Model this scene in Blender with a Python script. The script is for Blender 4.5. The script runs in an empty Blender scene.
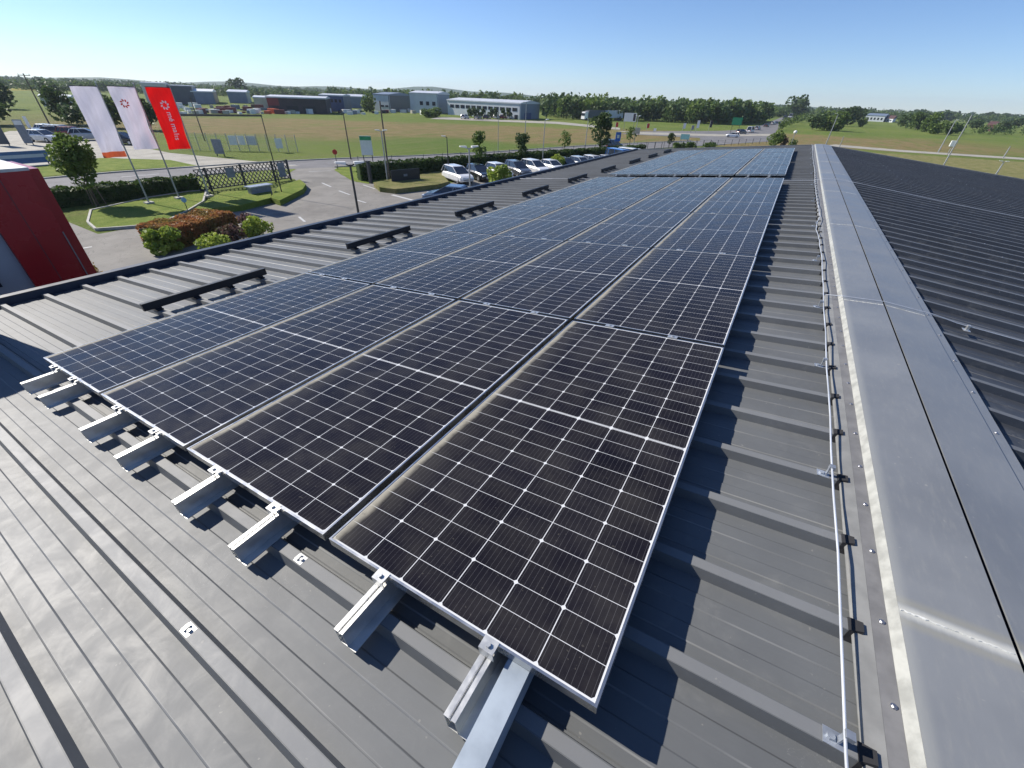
import bpy, bmesh, math, random
from mathutils import Vector, Matrix
R_ = math.radians
random.seed(7)
sc = bpy.context.scene
col = sc.collection

# ------------------------------------------------------------------ camera
H = 7.4                                     # camera height above the ground
F, PITCH, ROLL, YAW = 409.387, R_(35.029), R_(2.2332), R_(29.7667)
cy, sy = math.cos(YAW), math.sin(YAW)
FW = Vector((-sy*math.cos(PITCH), cy*math.cos(PITCH), -math.sin(PITCH)))
RT0 = Vector((cy, sy, 0)); UP0 = RT0.cross(FW)
RT = RT0*math.cos(ROLL) + UP0*math.sin(ROLL)
UP = -RT0*math.sin(ROLL) + UP0*math.cos(ROLL)
cam = bpy.data.cameras.new('camera'); camo = bpy.data.objects.new('camera', cam); col.objects.link(camo)
cam.sensor_width = 36; cam.lens = F/1024*36; cam.clip_start = .02; cam.clip_end = 9000
camo.matrix_world = Matrix(((RT.x, UP.x, -FW.x, 0), (RT.y, UP.y, -FW.y, 0), (RT.z, UP.z, -FW.z, H), (0, 0, 0, 1)))
sc.camera = camo

# ------------------------------------------------------------------ light
SUN_EL = R_(36.5); SUN_DIR = Vector((-.996*math.cos(SUN_EL), -.09*math.cos(SUN_EL), math.sin(SUN_EL)))
world = bpy.data.worlds.new('World'); sc.world = world; world.use_nodes = True
wn = world.node_tree; wn.nodes.clear()
sky = wn.nodes.new('ShaderNodeTexSky'); sky.sky_type = 'NISHITA'; sky.sun_disc = False
sky.sun_elevation = SUN_EL; sky.sun_rotation = math.atan2(SUN_DIR.x, SUN_DIR.y)
sky.air_density = 1.0; sky.dust_density = .1; sky.ozone_density = 2.6; sky.altitude = 1800
bg = wn.nodes.new('ShaderNodeBackground'); bg.inputs[1].default_value = .088
wo = wn.nodes.new('ShaderNodeOutputWorld')
wb = wn.nodes.new('ShaderNodeVectorMath'); wb.operation = 'MULTIPLY'; wb.inputs[1].default_value = (.86, .965, 1.17)   # camera white balance
hs = wn.nodes.new('ShaderNodeHueSaturation'); hs.inputs['Saturation'].default_value = 1.02
wn.links.new(sky.outputs[0], hs.inputs['Color']); wn.links.new(hs.outputs[0], wb.inputs[0]); wn.links.new(wb.outputs[0], bg.inputs[0]); wn.links.new(bg.outputs[0], wo.inputs[0])
sun = bpy.data.lights.new('sun', 'SUN'); sun.energy = 5.0; sun.angle = R_(.53); sun.color = (1, .94, .85)
suno = bpy.data.objects.new('sun', sun); col.objects.link(suno)
suno.rotation_euler = (-SUN_DIR).to_track_quat('-Z', 'Y').to_euler(); suno.location = (0, 0, 60)
sc.view_settings.view_transform = 'Standard'; sc.view_settings.look = 'None'
sc.view_settings.exposure = 0.45; sc.view_settings.gamma = 1; sc.view_settings.use_curve_mapping = False
sc.cycles.max_bounces = 6; sc.cycles.volume_bounces = 0

# ------------------------------------------------------------------ helpers
def ray(u, v): return FW + RT*((u-512)/F) - UP*((v-384)/F)
def at(u, v, z=0.0):
    d = ray(u, v); k = (z-H)/d.z
    return Vector((d.x*k, d.y*k, z))

def tag(o, label=None, cat=None, group=None, kind=None):
    if label: o['label'] = label
    if cat: o['category'] = cat
    if group: o['group'] = group
    if kind: o['kind'] = kind
    return o
def thing(name, label, cat, loc=(0, 0, 0), rz=0, group=None):
    o = bpy.data.objects.new(name, None); col.objects.link(o); o.location = loc; o.rotation_euler = (0, 0, rz)
    o.empty_display_size = .2
    return tag(o, label, cat, group)
def link(name, me, m, parent=None, shift=None):
    if m is not None and not me.materials: me.materials.append(m)
    o = bpy.data.objects.new(name, me); col.objects.link(o)
    if parent: o.parent = parent
    if shift is not None: o.location = shift
    return o
def dup(o, loc=None, rz=None, parent=None, label=None, group=None):
    c = o.copy(); col.objects.link(c)
    if parent: c.parent = parent
    for ch in list(o.children): dup(ch, parent=c)
    if loc is not None: c.location = loc
    if rz is not None: c.rotation_euler = (0, 0, rz)
    if label: c['label'] = label
    if group: c['group'] = group
    return c

class MB:
    def __init__(s): s.v = []; s.f = []; s.mi = []
    def add(s, vs, fs, mi=0):
        n = len(s.v); s.v += [tuple(v) for v in vs]; s.f += [tuple(i+n for i in f) for f in fs]; s.mi += [mi]*len(fs); return s
    def quad(s, a, b, c, d, mi=0): return s.add([a, b, c, d], [(0, 1, 2, 3)], mi)
    def box(s, x0, x1, y0, y1, z0, z1, mi=0):
        v = [(x0,y0,z0),(x1,y0,z0),(x1,y1,z0),(x0,y1,z0),(x0,y0,z1),(x1,y0,z1),(x1,y1,z1),(x0,y1,z1)]
        return s.add(v, [(3,2,1,0),(4,5,6,7),(0,1,5,4),(1,2,6,5),(2,3,7,6),(3,0,4,7)], mi)
    def hexa(s, b, t, mi=0):                 # four bottom and four top points, counter-clockwise from above
        return s.add(list(b)+list(t), [(3,2,1,0),(4,5,6,7),(0,1,5,4),(1,2,6,5),(2,3,7,6),(3,0,4,7)], mi)
    def bar(s, a, b, w, h=None, mi=0):
        a = Vector(a); b = Vector(b); h = h or w; d = (b-a).normalized()
        u = d.cross(Vector((0, 0, 1)))
        if u.length < 1e-3: u = Vector((1, 0, 0))
        u.normalize(); n = u.cross(d)
        u *= w/2; n *= h/2
        return s.hexa([a-u-n, a+u-n, b+u-n, b-u-n], [a-u+n, a+u+n, b+u+n, b-u+n], mi)
    def tube(s, pts, r, seg=8, mi=0, cap=True):
        pts = [Vector(p) for p in pts]; rs = r if isinstance(r, (list, tuple)) else [r]*len(pts)
        n0 = len(s.v); vs = []
        for i, p in enumerate(pts):
            d = (pts[min(i+1, len(pts)-1)]-pts[max(i-1, 0)]).normalized()
            u = d.cross(Vector((0, 0, 1)))
            if u.length < 1e-3: u = Vector((1, 0, 0))
            u.normalize(); w = u.cross(d)
            for k in range(seg):
                a = 2*math.pi*k/seg; vs.append(p+(u*math.cos(a)+w*math.sin(a))*rs[i])
        fs = []
        for i in range(len(pts)-1):
            for k in range(seg):
                fs.append((i*seg+k, (i+1)*seg+k, (i+1)*seg+(k+1) % seg, i*seg+(k+1) % seg))
        if cap:
            fs.append(tuple(range(seg))); fs.append(tuple((len(pts)-1)*seg+k for k in reversed(range(seg))))
        return s.add(vs, fs, mi)
    def prism(s, poly, z0, z1, mi=0):
        n = len(poly); vs = [(p[0], p[1], z0) for p in poly]+[(p[0], p[1], z1) for p in poly]
        fs = [tuple(range(n, 2*n)), tuple(reversed(range(n)))]
        fs += [(i, (i+1) % n, n+(i+1) % n, n+i) for i in range(n)]
        return s.add(vs, fs, mi)
    def leaves(s, n, fn, size, mi=0, up=.35):
        for _ in range(n):
            p, sz = fn(); sz = size*random.uniform(.6, 1.4)*sz
            a = Vector((random.gauss(0, 1), random.gauss(0, 1), random.gauss(0, 1)+up)).normalized()
            u = a.orthogonal().normalized(); u.rotate(Matrix.Rotation(random.uniform(0, 6.28), 3, a)); w = a.cross(u)
            s.add([p-u*sz*.5-w*sz*.3, p+u*sz*.1-w*sz*.5, p+u*sz*.5+w*sz*.2, p-u*sz*.1+w*sz*.5], [(0, 1, 2, 3)], mi)
        return s
    def mesh(s, name, mats=(), smooth=False, shift=None):
        me = bpy.data.meshes.new(name)
        vs = s.v if shift is None else [(v[0]-shift[0], v[1]-shift[1], v[2]-shift[2]) for v in s.v]
        me.from_pydata(vs, [], s.f)
        for m in mats: me.materials.append(m)
        for i, p in enumerate(me.polygons):
            p.material_index = s.mi[i]
            if smooth: p.use_smooth = True
        bm = bmesh.new(); bm.from_mesh(me); 
        if not getattr(s, 'nofix', False): bmesh.ops.recalc_face_normals(bm, faces=bm.faces)
        bm.to_mesh(me); bm.free(); me.update()
        return me
    def build(s, name, m, parent=None, world=False, smooth=False, bevel=0):
        mats = m if isinstance(m, (list, tuple)) else [m]
        me = s.mesh(name, mats, smooth, parent.location if (world and parent) else None)
        if bevel:
            bm = bmesh.new(); bm.from_mesh(me)
            bmesh.ops.bevel(bm, geom=[e for e in bm.edges], offset=bevel, segments=2, affect='EDGES', clamp_overlap=True)
            bm.to_mesh(me); bm.free()
        return link(name, me, None, parent)

# ------------------------------------------------------------------ materials
class NT:
    def __init__(s, name):
        s.m = bpy.data.materials.new(name); s.m.use_nodes = True; s.t = s.m.node_tree; s.N = s.t.nodes; s.L = s.t.links
        s.b = s.N['Principled BSDF']
    def n(s, t, **k):
        x = s.N.new(t)
        for a, v in k.items(): setattr(x, a, v)
        return x
    def set(s, sock, v):
        if hasattr(v, 'is_linked') or isinstance(v, bpy.types.NodeSocket): s.L.new(v, sock)
        else: sock.default_value = v
    def M(s, op, a, b=None, c=None, clamp=False):
        x = s.n('ShaderNodeMath', operation=op, use_clamp=clamp); s.set(x.inputs[0], a)
        if b is not None: s.set(x.inputs[1], b)
        if c is not None: s.set(x.inputs[2], c)
        return x.outputs[0]
    def obj(s): return s.n('ShaderNodeTexCoord').outputs['Object']
    def geo(s): return s.n('ShaderNodeNewGeometry').outputs['Position']
    def sep(s, v):
        x = s.n('ShaderNodeSeparateXYZ'); s.L.new(v, x.inputs[0]); return x.outputs
    def scale(s, v, sc3):
        x = s.n('ShaderNodeVectorMath', operation='MULTIPLY'); s.L.new(v, x.inputs[0]); x.inputs[1].default_value = sc3; return x.outputs[0]
    def noise(s, v, scale, detail=4, rough=.55, dist=0):
        x = s.n('ShaderNodeTexNoise'); s.L.new(v, x.inputs['Vector']); x.inputs['Scale'].default_value = scale
        x.inputs['Detail'].default_value = detail; x.inputs['Roughness'].default_value = rough; x.inputs['Distortion'].default_value = dist
        return x.outputs[0]
    def ramp(s, f, a, b, lo=0., hi=1.):
        x = s.n('ShaderNodeMapRange'); x.interpolation_type = 'SMOOTHSTEP'; s.set(x.inputs[0], f)
        x.inputs[1].default_value = a; x.inputs[2].default_value = b; x.inputs[3].default_value = lo; x.inputs[4].default_value = hi
        return x.outputs[0]
    def mix(s, f, a, b):
        x = s.n('ShaderNodeMix', data_type='RGBA'); s.set(x.inputs[0], f)
        s.set(x.inputs[6], a if not isinstance(a, tuple) else (*a[:3], 1)); s.set(x.inputs[7], b if not isinstance(b, tuple) else (*b[:3], 1))
        return x.outputs[2]
    def bump(s, h, d=.01, st=.5):
        x = s.n('ShaderNodeBump'); s.L.new(h, x.inputs['Height']); x.inputs['Distance'].default_value = d; x.inputs['Strength'].default_value = st
        s.L.new(x.outputs[0], s.b.inputs['Normal'])
    def out(s, c=None, rough=None, metal=None, **k):
        if c is not None: s.set(s.b.inputs['Base Color'], c if not isinstance(c, tuple) else (*c[:3], 1))
        if rough is not None: s.set(s.b.inputs['Roughness'], rough)
        if metal is not None: s.set(s.b.inputs['Metallic'], metal)
        for a, v in k.items(): s.set(s.b.inputs[a.replace('_', ' ')], v)
        return s.m

def simple(name, c, rough=.6, metal=0., var=.15, scale=3., bump=0, **k):
    t = NT(name); p = t.obj(); n = t.noise(p, scale, 5)
    lo = tuple(max(0, x*(1-var)) for x in c); hi = tuple(x*(1+var) for x in c)
    t.out(t.mix(t.ramp(n, .3, .7), lo, hi), t.ramp(n, .2, .8, max(.02, rough-.08), min(1, rough+.08)), metal, **k)
    if bump: t.bump(t.noise(p, scale*6, 4), bump, .6)
    return t.m

def roof_mat(name, base, rough):
    t = NT(name); p = t.geo()
    big = t.noise(p, .9, 5, .6); fine = t.noise(t.scale(p, (4, 30, 4)), 3., 4, .65)
    mid = t.noise(p, 7, 5, .7, .6)
    scr = t.noise(t.scale(p, (5, 5, 5)), 2.2, 2, .5, 3.5)          # curling rub marks
    scrm = t.M('MULTIPLY', t.ramp(t.M('ABSOLUTE', t.M('SUBTRACT', scr, .5)), .006, .0, 0, 1), t.ramp(t.noise(p, 1.7, 2), .5, .7))
    c = t.mix(t.ramp(big, .3, .7), tuple(x*.82 for x in base), tuple(x*1.15 for x in base))
    c = t.mix(t.ramp(mid, .5, .8, 0, .35), c, (.185, .187, .18))     # dust
    c = t.mix(t.M('MULTIPLY', fine, .16), c, (.19, .19, .185))
    c = t.mix(t.M('MULTIPLY', scrm, .4), c, (.32, .32, .31))
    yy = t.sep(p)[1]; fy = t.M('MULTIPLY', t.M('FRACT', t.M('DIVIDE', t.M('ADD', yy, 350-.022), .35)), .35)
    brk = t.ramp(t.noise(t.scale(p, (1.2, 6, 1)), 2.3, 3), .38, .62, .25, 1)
    for q, wd, cc, st in ((.080, .0035, (.30, .30, .29), .55), (.200, .0035, (.30, .30, .29), .4), (.137, .003, (.04, .042, .045), .6), (.257, .003, (.04, .042, .045), .6)):  # swage folds: painted glint and wear on one edge, painted shade on the other
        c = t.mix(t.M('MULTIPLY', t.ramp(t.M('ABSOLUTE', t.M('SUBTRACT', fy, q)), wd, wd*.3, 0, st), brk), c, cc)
    top = t.M('GREATER_THAN', t.M('ABSOLUTE', t.M('SUBTRACT', fy, .175)), .157); c = t.mix(t.M('MULTIPLY', top, .45), c, (.215, .22, .225))  # rib tops painted lighter, as if catching more light than the pans
    spots = t.ramp(t.noise(p, 55, 1), .76, .8, 0, .35)
    c = t.mix(spots, c, (.3, .29, .26))
    t.out(c, t.ramp(mid, .25, .75, rough-.03, rough+.07), 0., Specular_IOR_Level=.44)
    t.bump(t.noise(t.scale(p, (1, 2.5, 1)), 5, 4), .003, .2)
    return t.m
M = {}
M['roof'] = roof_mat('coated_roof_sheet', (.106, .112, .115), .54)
M['roof_shaded'] = roof_mat('coated_roof_sheet_shaded', (.029, .035, .046), .5)  # same sheet, colour darkened for the slope seen away from the sun
def cap_mat():
    t = NT('ridge_cap_sheet'); p = t.geo(); s = t.sep(p)
    big = t.noise(p, 1.3, 5, .6); fine = t.noise(t.scale(p, (14, 3, 5)), 4, 5, .7)
    c = t.mix(t.ramp(big, .3, .7), (.15, .16, .172), (.20, .21, .22))
    c = t.mix(t.M('MULTIPLY', t.ramp(fine, .45, .8), .3), c, (.27, .27, .25))
    yw = t.M('ABSOLUTE', t.M('SUBTRACT', t.M('ADD', s[1], t.M('MULTIPLY', t.M('SUBTRACT', fine, .5), .012)), 1.17))
    c = t.mix(t.ramp(yw, .034, .004, 0, .8), c, (.5, .5, .46)); c = t.mix(t.M('MULTIPLY', t.ramp(yw, .065, .035), t.ramp(yw, .018, .035, 0, .35)), c, (.3, .28, .2))
    xe = t.ramp(t.M('ADD', s[0], t.M('MULTIPLY', t.M('SUBTRACT', big, .5), .03)), .765, .725, 0, .35); c = t.mix(xe, c, (.4, .4, .36))
    sp = t.ramp(t.noise(p, 42, 1), .74, .79, 0, .5); c = t.mix(sp, c, (.3, .3, .28))
    t.out(c, t.ramp(big, .3, .7, .33, .45), 0, Specular_IOR_Level=.7); t.bump(t.noise(t.scale(p, (2.2, 1, 1)), 1.3, 4, .6), .006, .4)
    return t.m
M['cap'] = cap_mat()
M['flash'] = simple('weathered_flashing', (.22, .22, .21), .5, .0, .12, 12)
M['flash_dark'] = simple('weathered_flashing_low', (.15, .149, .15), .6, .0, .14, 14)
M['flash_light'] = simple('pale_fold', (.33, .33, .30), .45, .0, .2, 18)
def caulk_mat():
    t = NT('white_sealant'); p = t.geo(); n = t.noise(p, 25, 5)
    t.out(t.mix(t.ramp(n, .3, .7), (.42, .42, .38), (.72, .72, .68)), .6)
    t.bump(n, .004, .6); return t.m
M['caulk'] = caulk_mat()
M['foam'] = simple('black_foam', (.02, .02, .022), .9)
M['alu'] = simple('mill_aluminium', (.62, .62, .6), .38, .75, .12, 18)
M['galv'] = simple('galvanised_steel', (.4, .43, .47), .42, .6, .18, 14)
M['tray'] = simple('zinc_coated_tray', (.33, .38, .43), .45, .35, .14, 7)
M['frame'] = simple('anodised_frame', (.56, .56, .55), .27, .92, .05, 9)
M['bolt'] = simple('steel_bolt', (.5, .5, .52), .3, .9)
M['black'] = simple('black_painted_steel', (.012, .013, .017), .5, 0, .2)
M['navy'] = simple('dark_blue_grey_trim', (.028, .038, .06), .45, 0, .15, 4)
M['rod'] = simple('bright_conductor', (.72, .73, .74), .35, .5)
M['darkpost'] = simple('dark_post', (.035, .037, .04), .6)

PW, PL = 1.025, 2.1595
def panel_mat():
    t = NT('solar_cells'); s = t.sep(t.obj()); X, Y = s[0], s[1]
    mx = .0115; px = (PW-2*mx)/6; gap = .006; py = (PL/2-gap-.0125)/12
    xs = t.M('DIVIDE', t.M('SUBTRACT', X, mx), px); fx = t.M('FRACT', xs)
    ex = t.M('MULTIPLY', t.M('MINIMUM', fx, t.M('SUBTRACT', 1, fx)), px)
    yy = t.M('SUBTRACT', t.M('ABSOLUTE', t.M('SUBTRACT', Y, PL/2)), gap)
    ys = t.M('DIVIDE', yy, py); fy = t.M('FRACT', ys)
    ey = t.M('MULTIPLY', t.M('MINIMUM', fy, t.M('SUBTRACT', 1, fy)), py)
    y2 = t.M('FRACT', t.M('DIVIDE', yy, 2*py)); ey2 = t.M('MULTIPLY', t.M('MINIMUM', y2, t.M('SUBTRACT', 1, y2)), 2*py)
    lx = t.M('LESS_THAN', ex, .0014); ly = t.M('LESS_THAN', ey, .0009)
    dia = t.M('LESS_THAN', t.M('ADD', ex, ey2), .0092)
    mid = t.M('LESS_THAN', yy, -.0035)
    xo = t.M('GREATER_THAN', t.M('ABSOLUTE', t.M('SUBTRACT', X, PW/2)), PW/2-mx)
    yo = t.M('GREATER_THAN', t.M('ABSOLUTE', t.M('SUBTRACT', Y, PL/2)), PL/2-.0125)
    w = t.M('MAXIMUM', t.M('MAXIMUM', lx, ly), t.M('MAXIMUM', dia, t.M('MAXIMUM', mid, t.M('MAXIMUM', xo, yo))))
    bb = t.M('FRACT', t.M('MULTIPLY', fx, 9)); bus = t.M('LESS_THAN', t.M('ABSOLUTE', t.M('SUBTRACT', bb, .5)), .028)
    # slight shade differences from cell to cell and from module to module
    cv = t.n('ShaderNodeCombineXYZ'); t.L.new(t.M('FLOOR', xs), cv.inputs[0]); t.L.new(t.M('FLOOR', t.M('DIVIDE', Y, py*2)), cv.inputs[1])
    rnd = t.n('ShaderNodeObjectInfo').outputs['Random']; t.L.new(rnd, cv.inputs[2])
    wnz = t.n('ShaderNodeTexWhiteNoise', noise_dimensions='3D'); t.L.new(cv.outputs[0], wnz.inputs['Vector'])
    cell = t.mix(t.M('ADD', t.M('MULTIPLY', wnz.outputs['Value'], .55), t.M('MULTIPLY', rnd, .45)), (.0065, .006, .0105), (.0125, .0118, .018))
    cell = t.mix(t.M('MULTIPLY', bus, .13), cell, (.45, .45, .47))
    c = t.mix(w, cell, (.62, .63, .64))
    g = t.geo(); dn = t.noise(g, 5, 5, .65); d2 = t.noise(g, 38, 3)
    low = t.M('MULTIPLY', t.ramp(t.M('ADD', X, t.M('MULTIPLY', t.M('SUBTRACT', dn, .5), .05)), .055, .012), t.ramp(d2, .1, .5, .55, .9))
    low2 = t.M('MULTIPLY', t.ramp(X, .22, .03), t.M('MULTIPLY', dn, .16))
    dust = t.M('ADD', t.M('MULTIPLY', t.ramp(dn, .3, .8), .055), t.M('MULTIPLY', d2, .008))
    drops = t.ramp(t.noise(g, 95, 0), .80, .83, 0, .12)
    dust = t.M('MAXIMUM', t.M('MAXIMUM', dust, drops), t.M('MAXIMUM', low, low2))
    c = t.mix(dust, c, (.36, .335, .27))
    t.out(c, t.M('ADD', t.M('MULTIPLY', dust, .5), t.ramp(dn, .3, .7, .16, .24)), 0, IOR=1.17)
    return t.m
M['cells'] = panel_mat()

def ground_mat():
    t = NT('meadow_ground'); p = t.geo(); s = t.sep(p)
    n1 = t.noise(p, .02, 5, .6); n2 = t.noise(p, .3, 6, .65); n3 = t.noise(p, 3.5, 5, .75)
    g = t.mix(t.ramp(n1, .35, .65), (.11, .17, .026), (.17, .215, .04))
    lane = t.noise(t.scale(p, (.5, .03, 1)), 1.2, 3)
    g = t.mix(t.ramp(lane, .5, .7, 0, .6), g, (.21, .2, .075))
    g = t.mix(t.M('MULTIPLY', t.ramp(n2, .4, .75), .7), g, (.15, .175, .055))
    g = t.mix(t.M('MULTIPLY', t.ramp(n3, .45, .75), .65), g, (.05, .085, .018))
    g = t.mix(t.ramp(t.noise(t.scale(p, (1, .35, 1)), .9, 6, .7), .5, .72, 0, .55), g, (.2, .21, .07))
    a = at(225, 117); b = at(700, 132); d = (b-a).normalized(); nx, ny = -d.y, d.x
    dist = t.M('ADD', t.M('MULTIPLY', t.M('SUBTRACT', s[0], a.x), nx), t.M('MULTIPLY', t.M('SUBTRACT', s[1], a.y), ny))
    q = t.M('ABSOLUTE', t.M('ADD', dist, t.M('ADD', 26, t.M('MULTIPLY', t.M('SUBTRACT', t.noise(p, .03, 4), .5), 50))))
    along = t.M('ADD', t.M('MULTIPLY', t.M('SUBTRACT', s[0], a.x), d.x), t.M('MULTIPLY', t.M('SUBTRACT', s[1], a.y), d.y))
    m = t.M('MULTIPLY', t.ramp(q, 34, 18), t.M('MULTIPLY', t.ramp(along, -60, 10), t.ramp(along, 260, 190)))
    streak = t.noise(t.scale(p, (.35, .07, 1)), 1, 4)
    dry = t.mix(t.ramp(n2, .3, .7), (.20, .155, .065), (.28, .20, .10))
    g = t.mix(t.M('MULTIPLY', m, t.ramp(streak, .28, .55, .25, .88)), g, dry)
    # the dry verge right of the hall
    t.out(g, .95, 0, Specular_IOR_Level=.15); t.bump(n3, .35, .9)
    return t.m
M['ground'] = ground_mat()
def grass_mat(name, a, b, c2=(.04, .07, .015)):
    t = NT(name); p = t.geo(); n2 = t.noise(p, .8, 6, .65); n3 = t.noise(p, 9, 5, .75)
    g = t.mix(t.ramp(n2, .35, .65), a, b); g = t.mix(t.M('MULTIPLY', t.ramp(n3, .4, .8), .6), g, c2)
    t.out(g, .95, 0, Specular_IOR_Level=.15); t.bump(n3, .12, .8); return t.m
M['lawn'] = grass_mat('mown_lawn', (.14, .20, .028), (.22, .26, .05))
M['lawn_dry'] = grass_mat('thin_dry_lawn', (.16, .17, .05), (.26, .23, .10), (.1, .09, .04))
M['field2'] = grass_mat('far_meadow', (.11, .16, .035), (.17, .185, .06))
M['yellow'] = grass_mat('flowering_crop', (.3, .28, .04), (.38, .33, .06), (.2, .2, .05))
def asphalt(name, base, warm=0):
    t = NT(name); p = t.geo(); n = t.noise(p, .45, 6, .6); f = t.noise(p, 25, 4, .7)
    cr = t.noise(p, .35, 4, .55, 2.0); crk = t.ramp(t.M('ABSOLUTE', t.M('SUBTRACT', cr, .5)), .006, .0, 0, .6)
    st = t.ramp(t.noise(p, .22, 3), .56, .64, 0, .4)
    c = t.mix(t.ramp(n, .3, .7), tuple(x*.85 for x in base), tuple(x*1.2 for x in base))
    c = t.mix(t.M('MULTIPLY', f, .3), c, tuple(x*1.5 for x in base)); c = t.mix(crk, c, (.03, .03, .03)); c = t.mix(st, c, tuple(x*.6 for x in base))
    t.out(c, .85, 0, Specular_IOR_Level=.3); t.bump(f, .01, .4); return t.m
M['asphalt'] = asphalt('worn_asphalt', (.20, .188, .168))
M['road'] = asphalt('road_asphalt', (.165, .16, .16))
M['concrete'] = asphalt('pale_paving', (.34, .33, .29))
M['gravel'] = asphalt('gravel_yard', (.33, .31, .26))
M['kerb'] = simple('kerb_concrete', (.38, .37, .33), .8, 0, .2, 4)
M['line'] = simple('road_paint', (.5, .5, .48), .6, 0, .1, 9)
def leaf(name, a, b, c):
    t = NT(name); g = t.n('ShaderNodeNewGeometry'); r = g.outputs['Random Per Island']; n = t.noise(g.outputs['Position'], .9, 4)
    k = t.mix(r, a, b); k = t.mix(t.ramp(n, .35, .7), k, c)
    t.out(k, .62, 0, Specular_IOR_Level=.35)
    tr = t.n('ShaderNodeBsdfTranslucent'); t.L.new(k, tr.inputs[0]); mx = t.n('ShaderNodeMixShader'); mx.inputs[0].default_value = .35
    t.L.new(t.b.outputs[0], mx.inputs[1]); t.L.new(tr.outputs[0], mx.inputs[2]); t.L.new(mx.outputs[0], t.N['Material Output'].inputs[0])
    return t.m
M['leaf'] = leaf('foliage_green', (.075, .125, .025), (.125, .18, .04), (.055, .10, .02))
M['leaf2'] = leaf('foliage_fresh', (.12, .18, .03), (.17, .24, .05), (.085, .14, .03))
M['leaf_dark'] = leaf('foliage_dark', (.055, .095, .028), (.085, .13, .035), (.045, .075, .024))
M['leaf_far'] = leaf('foliage_wood', (.085, .14, .045), (.13, .19, .06), (.065, .11, .04))
M['leaf_lime'] = leaf('foliage_lime', (.28, .36, .05), (.38, .44, .09), (.15, .23, .03))
M['leaf_red'] = leaf('foliage_copper', (.36, .13, .06), (.42, .22, .08), (.24, .19, .05))
M['leaf_hedge'] = leaf('foliage_hedge', (.045, .085, .016), (.08, .13, .025), (.03, .06, .014))
M['leaf_pink'] = leaf('foliage_pinkish', (.16, .07, .07), (.1, .12, .04), (.2, .12, .12))
M['bark'] = simple('bark', (.09, .07, .05), .9, 0, .3, 8, .01)
M['red_clad'] = simple('glossy_red_cladding', (.34, .012, .016), .28, 0, .08, 1.2)
M['grey_clad'] = simple('pale_grey_cladding', (.3, .31, .34), .45, 0, .08, 1.5)
M['parapet'] = simple('parapet_sheet', (.5, .49, .46), .45, .2, .15, 5)
M['glass'] = simple('window_glass', (.02, .025, .035), .08, 0, .1, Specular_IOR_Level=.8)
M['white_wall'] = simple('white_render', (.52, .55, .58), .6, 0, .06, .4)
M['grey_wall'] = simple('slate_grey_cladding', (.075, .085, .10), .5, 0, .1, .5)
M['bluegrey_wall'] = simple('blue_grey_cladding', (.17, .21, .27), .5, 0, .1, .5)
M['blue_wall'] = simple('deep_blue_cladding', (.04, .07, .17), .5, 0, .1, .5)
M['red_wall'] = simple('dark_red_cladding', (.17, .035, .035), .6, 0, .12, .5)
M['brown_wall'] = simple('dark_brown_cladding', (.05, .04, .042), .7, 0, .2, .5)
M['cream_wall'] = simple('cream_wall', (.45, .42, .34), .7, 0, .1, .6)
M['pale_roof'] = simple('pale_sheet_roof', (.55, .57, .6), .5, .1, .08, .6)
M['tile_roof'] = simple('dark_tile_roof', (.10, .045, .035), .8, 0, .2, 2)
def cloth(name, c):
    t = NT(name); p = t.obj(); n = t.noise(t.scale(p, (1, 4, 1)), 1.5, 4)
    k = t.mix(t.ramp(n, .3, .7), tuple(x*.92 for x in c), c); t.out(k, .8, 0, Specular_IOR_Level=.2)
    tr = t.n('ShaderNodeBsdfTranslucent'); t.L.new(k, tr.inputs[0]); mx = t.n('ShaderNodeMixShader'); mx.inputs[0].default_value = .55
    t.L.new(t.b.outputs[0], mx.inputs[1]); t.L.new(tr.outputs[0], mx.inputs[2]); t.L.new(mx.outputs[0], t.N['Material Output'].inputs[0])
    return t.m
M['cloth_w'] = cloth('white_flag_cloth', (.80, .78, .84)); M['cloth_r'] = cloth('red_flag_cloth', (.85, .05, .045)); M['cloth_o'] = cloth('orange_flag_cloth', (.75, .3, .16))
M['print_w'] = simple('white_print', (.9, .9, .9), .8); M['print_r'] = cloth('red_print', (.8, .10, .08))
def paint(name, c, rough=.25): return simple(name, c, rough, 0, .04, 2, Coat_Weight=.6, Coat_Roughness=.08)
CARP = {'white': paint('car_paint_white', (.75, .75, .75)), 'black': paint('car_paint_black', (.015, .016, .02)), 'blue': paint('car_paint_blue', (.03, .13, .42)),
        'slate': paint('car_paint_slate', (.06, .10, .17)), 'silver': paint('car_paint_silver', (.42, .44, .46)), 'red': paint('car_paint_red', (.22, .02, .02)), 'grey': paint('car_paint_grey', (.07, .075, .085))}
M['tyre'] = simple('tyre_rubber', (.02, .02, .02), .85); M['rim'] = simple('wheel_rim', (.45, .45, .46), .35, .7)
M['lamp_lens'] = simple('headlight_lens', (.7, .72, .75), .1); M['tail'] = simple('tail_light', (.4, .01, .01), .2)
M['plate'] = simple('grey_board', (.2, .22, .25), .5); M['signw'] = simple('sign_white', (.75, .75, .72), .5, 0, .05)
M['signg'] = simple('sign_green', (.03, .3, .12), .5); M['signb'] = simple('sign_blue', (.02, .12, .5), .4); M['banner_blue'] = simple('faded_blue_banner', (.07, .15, .3), .6); M['signr'] = simple('sign_red', (.5, .02, .02), .4)
M['pale_green'] = simple('pale_green_sign', (.35, .62, .5), .5); M['orange'] = simple('orange_plastic', (.65, .13, .04), .6)
M['pole'] = simple('galvanised_pole', (.33, .34, .34), .5, .3); M['wood'] = simple('weathered_pole_wood', (.15, .12, .09), .9, 0, .3, 5)

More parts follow.
